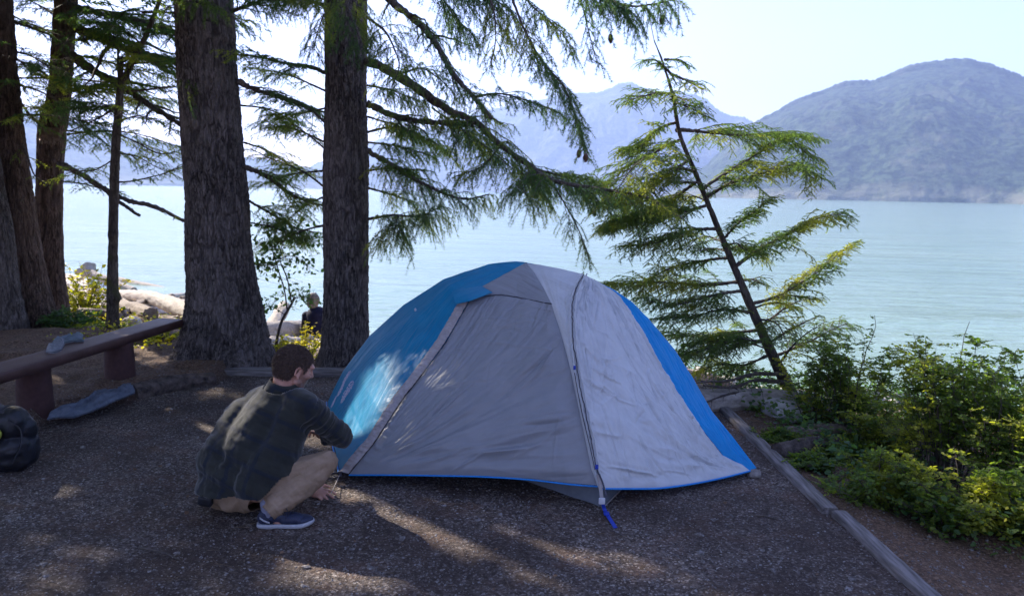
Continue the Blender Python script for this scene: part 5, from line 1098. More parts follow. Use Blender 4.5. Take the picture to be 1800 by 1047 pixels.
# ------------------------------------------------------------------ driftwood
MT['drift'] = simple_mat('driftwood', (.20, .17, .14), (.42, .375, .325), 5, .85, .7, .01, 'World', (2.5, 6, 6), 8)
MT['drift_dark'] = simple_mat('dark_driftwood', (.10, .075, .055), (.30, .24, .19), 6, .85, .8, .012, 'World', (2, 5, 5), 8)  # darker, browner wood tone for the brown logs
MT['earth'] = simple_mat('dark_earth_brown', (.02, .014, .012), (.13, .10, .085), 18, .95, .9, .02, 'World', (1, 1, 1), 8)
DG = 'driftwood logs along the beach'
def log(label, a, b, r0, r1, seed, mat='drift', bend=.1, name='driftwood_log', roots=False):
    a, b = np.array(a, float), np.array(b, float); m_ = (a + b) / 2 + np.array([0, 0, bend * .2]) + bend * .4 * np.array([.3, 1, 0]); n = 90; C = smooth_curve([a, m_, b], n); T = np.gradient(C, axis=0); T /= np.linalg.norm(T, axis=1, keepdims=True)
    A = np.cross(T, [0, 0, 1.0]); A /= np.linalg.norm(A, axis=1, keepdims=True); B = np.cross(A, T); nt_ = 40; th = np.arange(nt_) * 2 * math.pi / nt_; s = np.linspace(0, 1, n); R = r0 + (r1 - r0) * s
    if roots: R = R * (1 + 1.3 * np.exp(-s / .06))
    ct, st_ = np.cos(th), np.sin(th); q = st3(ct[None] * 2.2 + seed, st_[None] * 2.2, s[:, None] * 3.0 * np.linalg.norm(b - a)); d = .18 * fbm(q, 4, seed) + .10 * fbm(q * np.array([3, 3, .7]), 3, seed + 1)
    if roots: d = d + .5 * np.exp(-s / .07)[:, None] * vnoise(st3(ct[None] * 2.5, st_[None] * 2.5, 0 * s[:, None]), seed + 4)
    V = C[:, None] + (R[:, None] * (1 + d))[..., None] * (ct[None, :, None] * A[:, None] + st_[None, :, None] * B[:, None]); g = Geo(); g.add(V, grid_faces(n, nt_, True))
    for e in (0, n - 1):
        c = V[e].mean(0); inner = c + (V[e] - c) * .55 + T[e] * (R[e] * .12 * (1 if e else -1)); g.add(np.vstack([V[e], inner]), [[k, (k + 1) % nt_, nt_ + (k + 1) % nt_, nt_ + k] for k in range(nt_)]); g.add(np.vstack([inner, inner.mean(0)]), [[nt_, k, (k + 1) % nt_] for k in range(nt_)])
    o = build(name, g, MT[mat]); origin_to(o, a); tag(o, label, 'driftwood log', DG); return o
def onb(px, py, up=0): p = GT(px, py); return p + np.array([0, 0, up])
log('long pale log sloping down to the thick trunk behind the bench end', onb(212, 520, .05), onb(345, 566, .10), .12, .14, 1, bend=.3)
log('pale log behind the slender trunk, nearest the water', onb(205, 498, .05), onb(350, 530, .05), .16, .12, 2)
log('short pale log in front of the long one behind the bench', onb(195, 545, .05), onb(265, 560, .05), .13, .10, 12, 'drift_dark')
log('grey log with flared root end rising above the yellow bush', onb(152, 498, .38), onb(235, 515, .06), .12, .12, 3, roots=True, bend=.0)
log('thick tan log lying between the two big trunks', onb(455, 592, .08), onb(538, 588, .06), .135, .12, 4, bend=.1)
log('narrow pale log in front of the thick tan one between the trunks', onb(460, 612, .04), onb(528, 606, .04), .08, .07, 5, bend=.05)
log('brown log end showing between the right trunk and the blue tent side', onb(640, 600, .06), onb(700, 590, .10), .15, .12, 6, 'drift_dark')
log('pale tilted log butt standing up between the two big trunks', onb(478, 586, .05), onb(500, 572, .34), .13, .10, 7, bend=0)
log('weathered tan log crossing behind the long pale one by the water', onb(240, 540, .04), onb(335, 522, .06), .09, .07, 21, bend=.2)
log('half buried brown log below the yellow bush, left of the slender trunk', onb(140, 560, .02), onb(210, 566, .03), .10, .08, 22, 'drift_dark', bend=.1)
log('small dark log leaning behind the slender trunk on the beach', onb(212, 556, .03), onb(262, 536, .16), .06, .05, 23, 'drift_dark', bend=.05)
log('short tan log behind the thick one, touching the trunk left of the tent', onb(500, 578, .05), onb(548, 574, .05), .09, .08, 24, bend=.05)
log('dark log lying in the shade under the bushes right of the timber', onb(1368, 800, .02), onb(1490, 792, .04), .06, .055, 8, 'earth', bend=.1)
log('grey log lying behind the dark one under the bushes', onb(1385, 770, .03), onb(1520, 768, .02), .06, .05, 9, 'drift_dark', bend=.1)
log('long pale log across the beach beyond the hemlock foot', onb(1200, 722, .06), onb(1480, 735, .06), .11, .09, 10, bend=.2)
log('thin bleached log by the waterline right of the hemlock', onb(1390, 706, .03), onb(1640, 715, .04), .08, .06, 11, bend=.2)
for k, (q, r, lb) in enumerate([((300, 540), (.13, .12, .22), 'left one of two small dark boulders by the long pale log'), ((320, 542), (.15, .13, .20), 'right one of two small dark boulders touching the thick trunk'), ((525, 562), (.26, .2, .2), 'reddish brown boulder beyond the logs between the big trunks'), ((232, 572), (.10, .09, .08), 'pale rounded rock just above the far end of the bench plank'),
                                 ((1800, 728), (.42, .4, .40), 'big white boulder at the right edge by the water'), ((1370, 730), (.2, .16, .1), 'flat pale rock on the beach left of the hemlock foot')]):
    rock('boulder', GT(*q) + np.array([0, 0, r[2] * .4]), r, 40 + k, MT['cobble'] if k > 2 else MT['drift_dark'], lb, 'boulder')

a_, b_ = G(236, 692, .03), G(374, 668, .03)  # rough log shape stands in for the raised earth ledge
o_ = log('rough dark earth edge bounding the gravel below the thick trunk', a_, b_, .075, .07, 15, 'earth', bend=.1, name='earth_edge'); o_['category'] = 'earth edge'; del o_['group']
# ------------------------------------------------------------------ bench
MT['bench'] = simple_mat('brown_bench_paint', (.060, .028, .025), (.10, .052, .046), 14, .6, .5, .003, 'World', (1, .5, 1), 6)
MT['pillar'] = simple_mat('painted_concrete', (.040, .015, .014), (.065, .026, .024), 30, .8, .6, .004, 'World')
bA = np.array([-3.47, 4.6, .435]); bB = np.array([-3.20, 7.12, .425])
bench = thing('bench', 'long reddish brown bench with one thick plank on two round pillars', 'bench', (-3.36, 5.8, TZ(-3.36, 5.8)))
d = (bB - bA) / np.linalg.norm(bB - bA); nrm = np.array([d[1], -d[0], 0]); nrm /= np.linalg.norm(nrm); n = 160; t = np.linspace(0, np.linalg.norm(bB - bA), n)
prof = [(-.5, -.5), (-.5, .3), (-.488, .46), (-.46, .5), (-.2, .5), (.1, .5), (.3, .5), (.46, .5), (.488, .46), (.5, .3), (.5, -.5), (0, -.5)]
V = bA + t[:, None, None] * d + np.array([p[0] for p in prof])[None, :, None] * .25 * nrm + np.array([0, 0, 1.0]) * (np.array([p[1] for p in prof]) * .072)[None, :, None]
V = V + .0035 * fbm(V * np.array([30, 4, 30]), 3, 4)[..., None]; g = Geo(); g.add(V, grid_faces(n, 12, True)); g.add(np.vstack([V[-1], V[-1].mean(0)]), [[12, k, (k + 1) % 12] for k in range(12)]); g.add(np.vstack([V[0], V[0].mean(0)]), [[12, (k + 1) % 12, k] for k in range(12)])
build('seat', g, MT['bench'], bench)
for (x, y) in ((-3.45, 5.42), (-3.27, 6.28)):
    z0 = TZ(x, y) - .1; zt = .435 - .038; zs = np.linspace(z0, zt, 30); th = np.arange(48) * 2 * math.pi / 48; r = .126 - .016 * (zs - z0) / (zt - z0); V = np.stack([x + r[:, None] * np.cos(th), y + r[:, None] * np.sin(th), zs[:, None] + 0 * th[None]], -1)
    V = V + .003 * fbm(V * 14, 3, 2)[..., None]; g = Geo(); g.add(V, grid_faces(30, 48, True)); build('pillar', g, MT['pillar'], bench)
# ------------------------------------------------------------------ cloths and gloves
def cloth_thing(name, label, cat, outline, mat, amp, seed, h=.02, closed_th=.006, sub=70, raise_=0):
    """crumpled cloth: outline of picture pixels on the ground (bottom edge, top edge)"""
    lo, hi = outline; lo = resample(np.array(lo), sub); hi = resample(np.array(hi), sub); m_ = 26; v = np.linspace(0, 1, m_)[:, None, None]; S = lo[None] * (1 - v) + hi[None] * v; u = np.linspace(0, 1, sub)[None]; vv = v[..., 0]
    w_ = 1.6 * ridge(st3(u * 2.6 + .5 * vv, vv * 4.6 - 1.6 * u, seed + 0 * u * vv), 3, seed) - .6; bump_ = amp * (.25 + w_) * (np.clip(5 * vv * (1 - vv), 0, 1) ** .7) * (np.clip(9 * u * (1 - u), 0, 1) ** .5)
    S = S + bump_[..., None] * np.array([0, 0, 1.0]) + np.array([0, 0, h + raise_]); nn = st3(fbm(S * 12, 3, seed), fbm(S * 12 + 4, 3, seed), 0 * S[..., 0]) * .012; S = S + nn
    V = np.concatenate([S.reshape(-1, 3), (S - [0, 0, closed_th]).reshape(-1, 3)]); F_ = grid_faces(m_, sub); kk = m_ * sub; ring = np.concatenate([np.arange(sub), np.arange(1, m_) * sub + sub - 1, (m_ - 1) * sub + np.arange(sub - 2, -1, -1), np.arange(m_ - 2, 0, -1) * sub]); r2 = np.roll(ring, -1)
    o = link(name, mesh_from(name, V, None, np.concatenate([F_, F_[:, ::-1] + kk, np.stack([ring, r2, r2 + kk, ring + kk], -1)])), mat); origin_to(o, S.mean((0, 1))); tag(o, label, cat); return o
MT['cloth_blue'] = fabric('grey_blue_cloth', (.12, .155, .19), (.18, .215, .25), .05, .8, 14, .5)
MT['cloth_navy'] = fabric('faded_navy_cloth', (.055, .07, .10), (.13, .15, .19), .0, .85, 16, .7)
MT['cloth_grey'] = fabric('pale_grey_cloth', (.17, .18, .205), (.24, .25, .28), .02, .8, 30, .5)
MT['black'] = fabric('black_nylon', (.004, .005, .008), (.009, .010, .018), .0, .55, 14, .5)
MT['lime'] = fabric('lime_fabric', (.30, .36, .04), (.42, .46, .06), .1, .7, 20, .5)
def on(lst, z): return [G(a, b, z) for a, b in lst]
cloth_thing('cloth', 'crumpled grey blue cloth lying between the two bench pillars', 'cloth', (on([(84, 742), (100, 738), (130, 738), (170, 724), (205, 708), (238, 694)], .06), on([(88, 728), (110, 724), (140, 714), (172, 692), (210, 690), (236, 672)], .06)), MT['cloth_navy'], .055, 3, .02, sub=120)
zb = .472
cloth_thing('glove', 'pale grey glove lying flat on the bench plank', 'glove', (on([(82, 618), (95, 620), (108, 616), (113, 606)], zb), on([(84, 608), (92, 604), (104, 600), (114, 597)], zb)), MT['cloth_grey'], .03, 5, .006, .01, 40)
cloth_thing('glove', 'dark grey blue glove on the bench plank behind the pale one', 'glove', (on([(88, 607), (110, 604), (130, 600), (146, 600)], zb), on([(98, 598), (118, 594), (134, 589), (146, 590)], zb)), MT['cloth_blue'], .035, 9, .008, .01, 40)
# ------------------------------------------------------------------ backpack at the left edge
bp = thing('backpack', 'black backpack with lime green pouches slumped at the left edge', 'backpack', G(25, 822, 0)); g = Geo(); c = G(10, 822, 0)
ellipsoid(g, c + [0.0, .05, .17], (.15, .13, .19)); ellipsoid(g, c + [.05, .0, .12], (.14, .12, .13)); ellipsoid(g, c + [.08, -.02, .28], (.08, .08, .10)); ellipsoid(g, c + [-.10, .0, .20], (.16, .14, .20)); capsule(g, c + [.10, -.03, .05], .055, c + [-.1, -.03, .04], .06); ellipsoid(g, c + [.13, .0, .24], (.055, .05, .075))
me = remeshed(g, .010, 6); V = get_co(me); nn = get_no(me); V = V + nn * (.014 * ridge(V * np.array([5, 5, 9]), 4, 6) + .010 * fbm(V * 22, 3, 6))[:, None]; V[:, 2] = np.maximum(V[:, 2], .004); set_co(me, V); me.polygons.foreach_set('use_smooth', np.ones(len(me.polygons), bool))
link('bag', me, MT['black'], bp)
for k, q in enumerate(((.015, -.155, .285), (.005, -.145, .215), (.045, -.135, .25))):
    g = Geo(); ellipsoid(g, c + np.array(q), (.038, .028, .034 if k else .04), sub=3); o = build('pouch', g, MT['lime'], bp); me = o.data; V = get_co(me); n_ = get_no(me); set_co(me, V + n_ * (.008 * fbm(V * 25, 3, k))[:, None])
ribbon('strap', [c + np.array(a) for a in ((.10, -.10, .33), (.155, -.08, .27), (.165, -.10, .18), (.13, -.13, .08))], .03, MT['black'], bp, (.6, -.8, 0), th=.003)
ribbon('strap', [c + np.array(a) for a in ((-.02, -.10, .37), (.03, -.13, .40), (.08, -.10, .375))], .02, MT['black'], bp, (0, .3, 1), th=.003)
# ------------------------------------------------------------------ the crouching man
def nz(v): v = np.asarray(v, float); return v / np.linalg.norm(v)
def chain(g, pts, sub=16, flat=None):
    for (p0, r0), (p1, r1) in zip(pts[:-1], pts[1:]): capsule(g, p0, r0, p1, r1, sub, flat)
def skin_mat():
    m, t, bs, _ = new_mat('skin'); v = coords(t, (1, 1, 1), 'World'); n = noise_n(t, v, 30, 4); c = ramp(t, n.outputs[0], [(.3, (.40, .20, .145)), (.7, (.52, .29, .215))])
    at = N(t, 'ShaderNodeAttribute'); at.attribute_name = 'beard'; n2 = noise_n(t, v, 420, 2); b = ramp(t, n2.outputs[0], [(.4, (.07, .045, .035)), (.6, (.20, .12, .09))]); mu = N(t, 'ShaderNodeMath', operation='MULTIPLY'); mu.inputs[1].default_value = .75
    t.links.new(at.outputs['Fac'], mu.inputs[0]); c = mixc(t, mu.outputs[0], c, b); setc(t, bs, c); bs.inputs['Roughness'].default_value = .5
    bs.inputs['Subsurface Weight'].default_value = .15; bs.inputs['Subsurface Radius'].default_value = (.01, .004, .002); bs.inputs['Subsurface Scale'].default_value = .5; bump(t, n2.outputs[0], .15, .001, bs); return m
MT['skin'] = skin_mat()
def plaid_mat():
    m, t, bs, _ = new_mat('dark_plaid'); U = N(t, 'ShaderNodeAttribute'); U.attribute_name = 'pu'; V = N(t, 'ShaderNodeAttribute'); V.attribute_name = 'pv'
    def band(src, freq, ph, lo, hi):
        a = N(t, 'ShaderNodeMath', operation='MULTIPLY_ADD'); a.inputs[1].default_value = freq; a.inputs[2].default_value = ph; t.links.new(src.outputs['Fac'], a.inputs[0])
        s = N(t, 'ShaderNodeMath', operation='SINE'); t.links.new(a.outputs[0], s.inputs[0]); r = N(t, 'ShaderNodeMapRange'); r.inputs[1].default_value = lo; r.inputs[2].default_value = hi; t.links.new(s.outputs[0], r.inputs[0]); return r.outputs[0]
    c = mixc(t, .0, (.014, .0155, .0145), (.014, .0155, .0145)); 
    c = mixc(t, band(U, 48, 0, .1, .4), c, (.023, .025, .021)); c2 = mixc(t, band(V, 48, 1, .1, .4), c, (.022, .023, .019)); c = mixc(t, .6, c, c2)
    c = mixc(t, band(U, 48, 2.4, .86, .93), c, (.008, .012, .022)); c = mixc(t, band(V, 48, 3.0, .86, .93), c, (.008, .012, .022)); 
    v = coords(t, (1, 1, 1), 'World'); n = noise_n(t, v, 300, 3); n2 = noise_n(t, v, 25, 4); c = mixc(t, .25, c, ramp(t, n2.outputs[0], [(.3, (.010, .012, .012)), (.7, (.035, .038, .034))])); setc(t, bs, c)
    bs.inputs['Roughness'].default_value = .9; bs.inputs['Specular IOR Level'].default_value = .15; bs.inputs['Sheen Weight'].default_value = .25; b1 = bump(t, n2.outputs[0], .35, .006); bump(t, n.outputs[0], .4, .001, bs, b1); return m
MT['plaid'] = plaid_mat()
MT['khaki'] = fabric('khaki_cotton', (.22, .155, .10), (.30, .215, .15), 0, .85, 16, .35, sheen=.2)
MT['hair'] = simple_mat('brown_hair', (.040, .025, .019), (.12, .075, .055), 90, .6, .5, .002, 'World', (1, 1, 1))
MT['navy'] = simple_mat('navy_shoe', (.006, .010, .028), (.015, .022, .06), 120, .6, .4, .001)
MT['navy_cloth'] = fabric('navy_cloth', (.006, .007, .022), (.012, .012, .035), 0, .85, 10, .4, sheen=.2)
MT['sole'] = simple_mat('white_sole', (.26, .27, .30), (.38, .39, .42), 60, .6, .2)
MT['lace'] = simple_mat('black_lace', (.008, .008, .012), (.02, .02, .03), 90, .7, .2)
MT['sock'] = simple_mat('grey_sock', (.16, .17, .24), (.22, .23, .30), 90, .9, .4, .001)

fwd_b = nz((.58, .81, 0)); rgt_b = np.array([fwd_b[1], -fwd_b[0], 0])
hipc = PY(428, 856, 3.84); hipR = PY(452, 862, 3.76); hipL = PY(404, 858, 3.95)
kneeR = PY(572, 812, 3.84); ankR = PY(480, 894, 3.70); kneeL = PY(478, 796, 4.34); ankL = PY(407, 896, 4.03)
waist = PY(448, 800, 3.88); chest = PY(482, 742, 3.95); upback = PY(497, 708, 3.98)
shR = PY(538, 716, 3.86); shL = PY(456, 708, 4.06); elR = PY(600, 766, 3.97); wrR = PY(563, 762, 4.20); elL = PY(505, 800, 4.30); wrL = PY(546, 860, 4.12)
hc = PY(517, 647, 4.0); hf = nz((.76, .56, -.34)); hu = nz(np.array([.20, .10, .97]) - hf * np.dot((.20, .10, .97), hf)); hr = np.cross(hf, hu)
HM = np.stack([hf, hr, hu], 1)
def hp(a, b, c): return hc + HM @ np.array([a, b, c], float)
def hand(g, wrist, d, nrm, s=1.0, curl=.7, spread=.12, side=1):
    """palm and five fingers; d = palm direction, nrm = back of hand, side=+1 thumb toward cross(d, nrm)"""
    d = nz(d); nrm = nz(np.asarray(nrm) - d * np.dot(nrm, d)); x = np.cross(d, nrm) * side
    pc_ = wrist + d * .045 * s; ellipsoid(g, pc_, (.040 * s, .050 * s, .015 * s), np.stack([x, d, nrm], 1), 3)
    for k, (off, L, r) in enumerate(((.028, .072, .0085), (.010, .080, .0088), (-.009, .075, .0085), (-.027, .060, .0075))):
        p = wrist + d * (.082 - .006 * abs(k - 1)) * s + x * off * s; a = 0.12 + .08 * k; dd = d + x * spread * (1.2 - k * .8)
        for j, f in enumerate((.45, .32, .23)):
            q = p + nz(dd * math.cos(a) - nrm * math.sin(a)) * L * f * s; capsule(g, p, r * s * (1 - .08 * j), q, r * s * (.92 - .08 * j), 10); p = q; a += curl * (.8 + .1 * k)
    p = wrist + d * .025 * s + x * .030 * s; dd = nz(x * .75 + d * .7 - nrm * .25); q = p + dd * .038 * s; capsule(g, p, .012 * s, q, .010 * s, 10); q2 = q + nz(dd * .6 + d * .6 - nrm * .3 - x * .15) * .032 * s; capsule(g, q, .0098 * s, q2, .008 * s, 10)
# continuous body
g = Geo()
ellipsoid(g, hp(-.008, 0, .018), (.097, .076, .092), HM); ellipsoid(g, hp(.018, 0, -.025), (.078, .066, .078), HM); ellipsoid(g, hp(.042, 0, -.075), (.045, .046, .042), HM); capsule(g, hp(.02, .04, -.06), .03, hp(.055, .015, -.092), .022); capsule(g, hp(.02, -.04, -.06), .03, hp(.055, -.015, -.092), .022)
ellipsoid(g, hp(.082, 0, .030), (.020, .050, .018), HM); capsule(g, hp(.092, 0, .015), .009, hp(.110, 0, -.022), .012); ellipsoid(g, hp(.100, .010, -.026), (.010, .009, .008), HM); ellipsoid(g, hp(.100, -.010, -.026), (.010, .009, .008), HM)
ellipsoid(g, hp(.086, 0, -.052), (.010, .022, .006), HM); ellipsoid(g, hp(.084, 0, -.064), (.010, .020, .007), HM); ellipsoid(g, hp(.080, 0, -.100), (.016, .018, .014), HM)
for s_ in (-1, 1): ellipsoid(g, hp(.062, s_ * .045, -.020), (.022, .018, .022), HM)
for s_ in (-1, 1):   # ears
    ec = hp(-.004, s_ * .076, -.012); Em = HM @ rot_to((0, s_ * 1.0, .0), (1, 0, 0)); 
    for a in np.linspace(-.5, 3.9, 12): ellipsoid(g, hp(-.008 - .017 * math.cos(a) * .9, s_ * (.082 + .004 * math.cos(a)), -.008 + .029 * math.sin(a)), (.0062, .0062, .0062), None, 2)
    ellipsoid(g, hp(-.006, s_ * .077, -.008), (.015, .006, .025), HM); ellipsoid(g, hp(.003, s_ * .079, -.036), (.008, .006, .009), HM)
neck0 = hp(-.035, 0, -.055); neck1 = upback + np.array([.0, 0, .02])
chain(g, [(neck0, .056), (neck1, .068)]); capsule(g, hp(.01, 0, -.09), .045, neck1 + hf * .03, .055)
chain(g, [(upback, .11), (chest, .13), (waist, .115), (hipc, .095)], 24)
chain(g, [(shL, .055), (upback, .08), (shR, .055)])
chain(g, [(shR, .050), (elR, .040), (wrR, .027)]); chain(g, [(shL, .050), (elL, .040), ((elL + wrL) / 2, .037), (wrL, .026)])
chain(g, [(hipR, .060), (kneeR, .046), (ankR, .036)]); chain(g, [(hipL, .060), (kneeL, .046), (ankL, .038)])
dirR = nz((.99, .12, 0)); dirL = nz((.55, .83, 0))
footR = np.array([ankR[0], ankR[1], .045]); footL = np.array([ankL[0], ankL[1], .045])
chain(g, [(ankR, .036), (footR + dirR * .02, .034), (footR + dirR * .15 - [0, 0, .015], .024)]); chain(g, [(ankL, .036), (footL + dirL * .02, .034), (footL + dirL * .15 - [0, 0, .015], .024)])
hand(g, wrL, (PY(588, 874, 4.05) - wrL), (-.1, -.5, .85), 1.0, .55, .16, side=-1)
hand(g, wrR, nz(PY(540, 752, 4.32) - wrR), (.2, .2, .9), 1.0, .7, .12, side=1)
me = remeshed(g, .0042, 3); V = get_co(me); L = (V - hc) @ HM
beard = sstep(.010, -.035, L[:, 2]) * sstep(-.005, .02, L[:, 0]) * sstep(-.125, -.105, L[:, 2]) * (np.linalg.norm(L, axis=1) < .17)
at = me.attributes.new('beard', 'FLOAT', 'POINT'); at.data.foreach_set('value', beard.astype(np.float32)); me.polygons.foreach_set('use_smooth', np.ones(len(me.polygons), bool))
man = link('person', me, MT['skin']); origin_to(man, (footR[0], footR[1], 0)); tag(man, 'crouching man in dark plaid shirt and khaki trousers, staking the left corner of the tent', 'person')
# hair cap and short strands
g = Geo(); ellipsoid(g, hp(-.012, 0, .024), (.104, .084, .099), HM, 5); ellipsoid(g, hp(-.035, 0, -.010), (.070, .075, .075), HM, 4)
me = remeshed(g, .005, 3); V = get_co(me); L = (V - hc) @ HM; V = V + get_no(me) * (.004 * fbm(V * np.array([60, 60, 30]), 3, 3))[:, None]; set_co(me, V)
def hair_keep(L):
    ang = L[:, 0]; line = np.interp(ang, [-.12, -.06, -.03, .0, .012, .03, .05, .065, .12], [-.070, -.072, -.060, .020, .025, -.01, .035, .060, .075]); side = np.abs(L[:, 1]) > .045
    line2 = np.interp(ang, [-.12, -.05, .0, .05, .075, .12], [-.07, -.07, -.02, .04, .055, .085]); return L[:, 2] > np.where(side, line, line2)
keep = hair_keep(L); bm = bmesh.new(); bm.from_mesh(me); bm.verts.ensure_lookup_table(); bmesh.ops.delete(bm, geom=[v for v in bm.verts if not keep[v.index]], context='VERTS'); bm.to_mesh(me); bm.free()
V = get_co(me); nn = get_no(me); rng = np.random.RandomState(3); idx = rng.randint(0, len(V), 14000); p = V[idx]; d = nn[idx] * .55 + hf * .15 * np.sign(((p - hc) @ hf))[:, None] - hu * .55 + .25 * rng.randn(len(idx), 3); d /= np.linalg.norm(d, axis=1, keepdims=True)
w_ = np.cross(d, rng.randn(len(idx), 3)); w_ /= np.linalg.norm(w_, axis=1, keepdims=True); Ls = (.007 + .009 * rng.rand(len(idx)))[:, None]
tri = np.stack([p + w_ * .0015, p - w_ * .0015, p + d * Ls], 1).reshape(-1, 3)
nV = len(V); polys = [list(pp.vertices) for pp in me.polygons]; g = Geo(); f4 = [q for q in polys if len(q) == 4]; f3 = [q for q in polys if len(q) == 3]
g.v.append(V); g.n = nV; g.f4.append(np.array(f4))
if f3: g.f3.append(np.array(f3))
g.add(tri, np.arange(len(tri)).reshape(-1, 3)); build('hair', g, MT['hair'], man)
# shirt
g = Geo()
chain(g, [(upback - [0, 0, .01], .135), (chest, .168), (waist, .175)], 28)
ellipsoid(g, waist * .5 + hipc * .5 + [-.02, 0, -.01], (.200, .18, .155)); ellipsoid(g, hipc + np.array([-.035, .0, -.015]), (.198, .18, .125)); ellipsoid(g, PY(462, 845, 3.78), (.13, .16, .15)); chain(g, [(PY(430, 735, 4.0), .11), (PY(400, 810, 3.88), .14)]); chain(g, [(PY(515, 735, 3.88), .10), (PY(470, 830, 3.78), .13)])
chain(g, [(shL, .078), (upback + [0, 0, .015], .10), (shR, .076)], 20); chain(g, [(shR, .078), ((shR + elR) / 2, .062), (elR, .054), (elR * .45 + wrR * .55, .046)], 20); chain(g, [(shL, .078), ((shL + elL) / 2, .064), (elL, .055)], 20)
chain(g, [(neck1 + [0, 0, .0], .085), (neck0 * .45 + neck1 * .55 + [0, 0, .0], .068)], 20)
me = remeshed(g, .0065, 60); V = get_co(me); nn = get_no(me); V = V + nn * .004
axis = nz(upback - hipc)
def segd(V, a, b): ab = b - a; t = np.clip(((V - a) @ ab) / (ab @ ab), 0, 1); return np.linalg.norm(V - (a + t[:, None] * ab), axis=1), t
dA, tA = segd(V, shR, elR); dB, tB = segd(V, elR, wrR); arm = (np.minimum(dA - .01, dB) < .10) & ((V - shR) @ nz(elR - shR) > .0)
arm_ax = nz(elR - shR); q_arm = st3((V @ arm_ax) * 26, (V @ np.cross(arm_ax, [0, 0, 1])) * 6, V[:, 2] * 6)
q_t = st3((V @ axis) * 15 + 2.2 * (V @ rgt_b), (V @ rgt_b) * 4.5, V[:, 1] * 5); fold = ridge(q_t, 3, 4) - .62; fa = ridge(q_arm, 3, 5) - .62
low_ = np.exp(-((V - hipc) @ axis / .16) ** 2); d_ = np.where(arm, .026 * fa, .024 * fold * (.45 + .9 * low_)) + .010 * fbm(V * np.array([9, 9, 7]), 3, 2)
vert = ridge(st3(V[:, 0] * 13, V[:, 1] * 9, V[:, 2] * 2.0), 3, 8) - .62; d_ = d_ + .016 * vert * sstep(.50, .32, V[:, 2]); set_co(me, V + nn * d_[:, None]); V = get_co(me)
zh = PY(412, 880, 3.64)[2]; zc = zh + .018 * fbm(st3(V[:, 0] * 8, V[:, 1] * 8, 0), 2, 9) + .10 * sstep(hipc[0] + .15, hipc[0] + .26, V[:, 0]); ct = (V - (neck0 * .40 + neck1 * .60)) @ nz(neck0 - neck1)
cut = (V[:, 2] < zc) | ((ct > .012) & (np.linalg.norm(V - neck0, axis=1) < .12)); tcf = (V - (elR * .5 + wrR * .5)) @ nz(wrR - elR); 
bm = bmesh.new(); bm.from_mesh(me); bm.verts.ensure_lookup_table(); bmesh.ops.delete(bm, geom=[v for v in bm.verts if cut[v.index]], context='VERTS'); bm.to_mesh(me); bm.free()
def solid(me, th):
    o = bpy.data.objects.new('tmp', me); COL.objects.link(o); m1 = o.modifiers.new('s', 'SOLIDIFY'); m1.thickness = th; m1.offset = 1; dg = bpy.context.evaluated_depsgraph_get(); dg.update(); r = bpy.data.meshes.new_from_object(o.evaluated_get(dg)); bpy.data.objects.remove(o); return r
me = solid(me, .004); V = get_co(me); dA, tA = segd(V, shR, elR); arm = (dA < .10) & ((V - shR) @ arm_ax > .02)
pu = np.where(arm, V @ arm_ax, V @ axis); pv = np.where(arm, V @ nz(np.cross(arm_ax, (0, 1, 0))), V @ rgt_b)
for nm, a in (('pu', pu), ('pv', pv)): at = me.attributes.new(nm, 'FLOAT', 'POINT'); at.data.foreach_set('value', a.astype(np.float32))
me.polygons.foreach_set('use_smooth', np.ones(len(me.polygons), bool)); link('shirt', me, MT['plaid'], man)
# collar
g = Geo(); cn = neck0 * .60 + neck1 * .40; ax = nz(neck0 - neck1); cx = nz(np.cross(ax, [0, 1, 0])); cyv = np.cross(ax, cx); th = np.linspace(0, 2 * math.pi, 60, endpoint=False); rows = []
for r, h in ((.080, -.030), (.072, .005), (.068, .026), (.072, .029), (.084, .004), (.098, -.024), (.096, -.028), (.082, -.006)):
    rows.append(cn + ax * h + (r + .003 * np.sin(3 * th))[:, None] * (np.cos(th)[:, None] * cx + np.sin(th)[:, None] * cyv) + ax * (.006 * np.sin(2 * th + 1))[:, None])
g.add(np.array(rows), grid_faces(8, 60, True)); o = build('collar', g, MT['plaid'], man); me_c = o.data; V_c = get_co(me_c)
for nm, a in (('pu', V_c @ axis), ('pv', V_c @ rgt_b)): at = me_c.attributes.new(nm, 'FLOAT', 'POINT'); at.data.foreach_set('value', a.astype(np.float32))
# trousers
g = Geo(); ellipsoid(g, hipc + np.array([-.01, .02, -.015]), (.165, .145, .105)); ellipsoid(g, hipR + [0, .03, -.015], (.11, .10, .09)); ellipsoid(g, hipL + [0, 0, -.01], (.12, .11, .10))
chain(g, [(hipR, .088), (hipR * .5 + kneeR * .5, .080), (kneeR, .060)], 24); chain(g, [(kneeR, .058), (kneeR * .55 + ankR * .45 + [.0, 0, -.01], .062), (ankR + [.004, 0, .012], .056)], 24)
chain(g, [(hipL, .102), (kneeL, .070), (ankL + [0, 0, .02], .060)], 24); me = remeshed(g, .006, 25); V = get_co(me); nn = get_no(me); V = V + nn * .006
tax = nz(kneeR - hipR); sax = nz(ankR - kneeR); qd = st3((V @ nz(tax - .9 * sax)) * 5, (V @ nz(tax + sax)) * 22, V[:, 1] * 6); d_ = .024 * (ridge(qd, 3, 3) - .62) + .006 * fbm(V * 16, 3, 4)
nearcuff = np.exp(-(np.linalg.norm(V - ankR, axis=1) / .14) ** 2); d_ += .014 * nearcuff * (ridge(st3((V @ sax) * 30, V[:, 0] * 4, V[:, 1] * 4), 2, 6) - .6); set_co(me, V + nn * d_[:, None]); V = get_co(me)
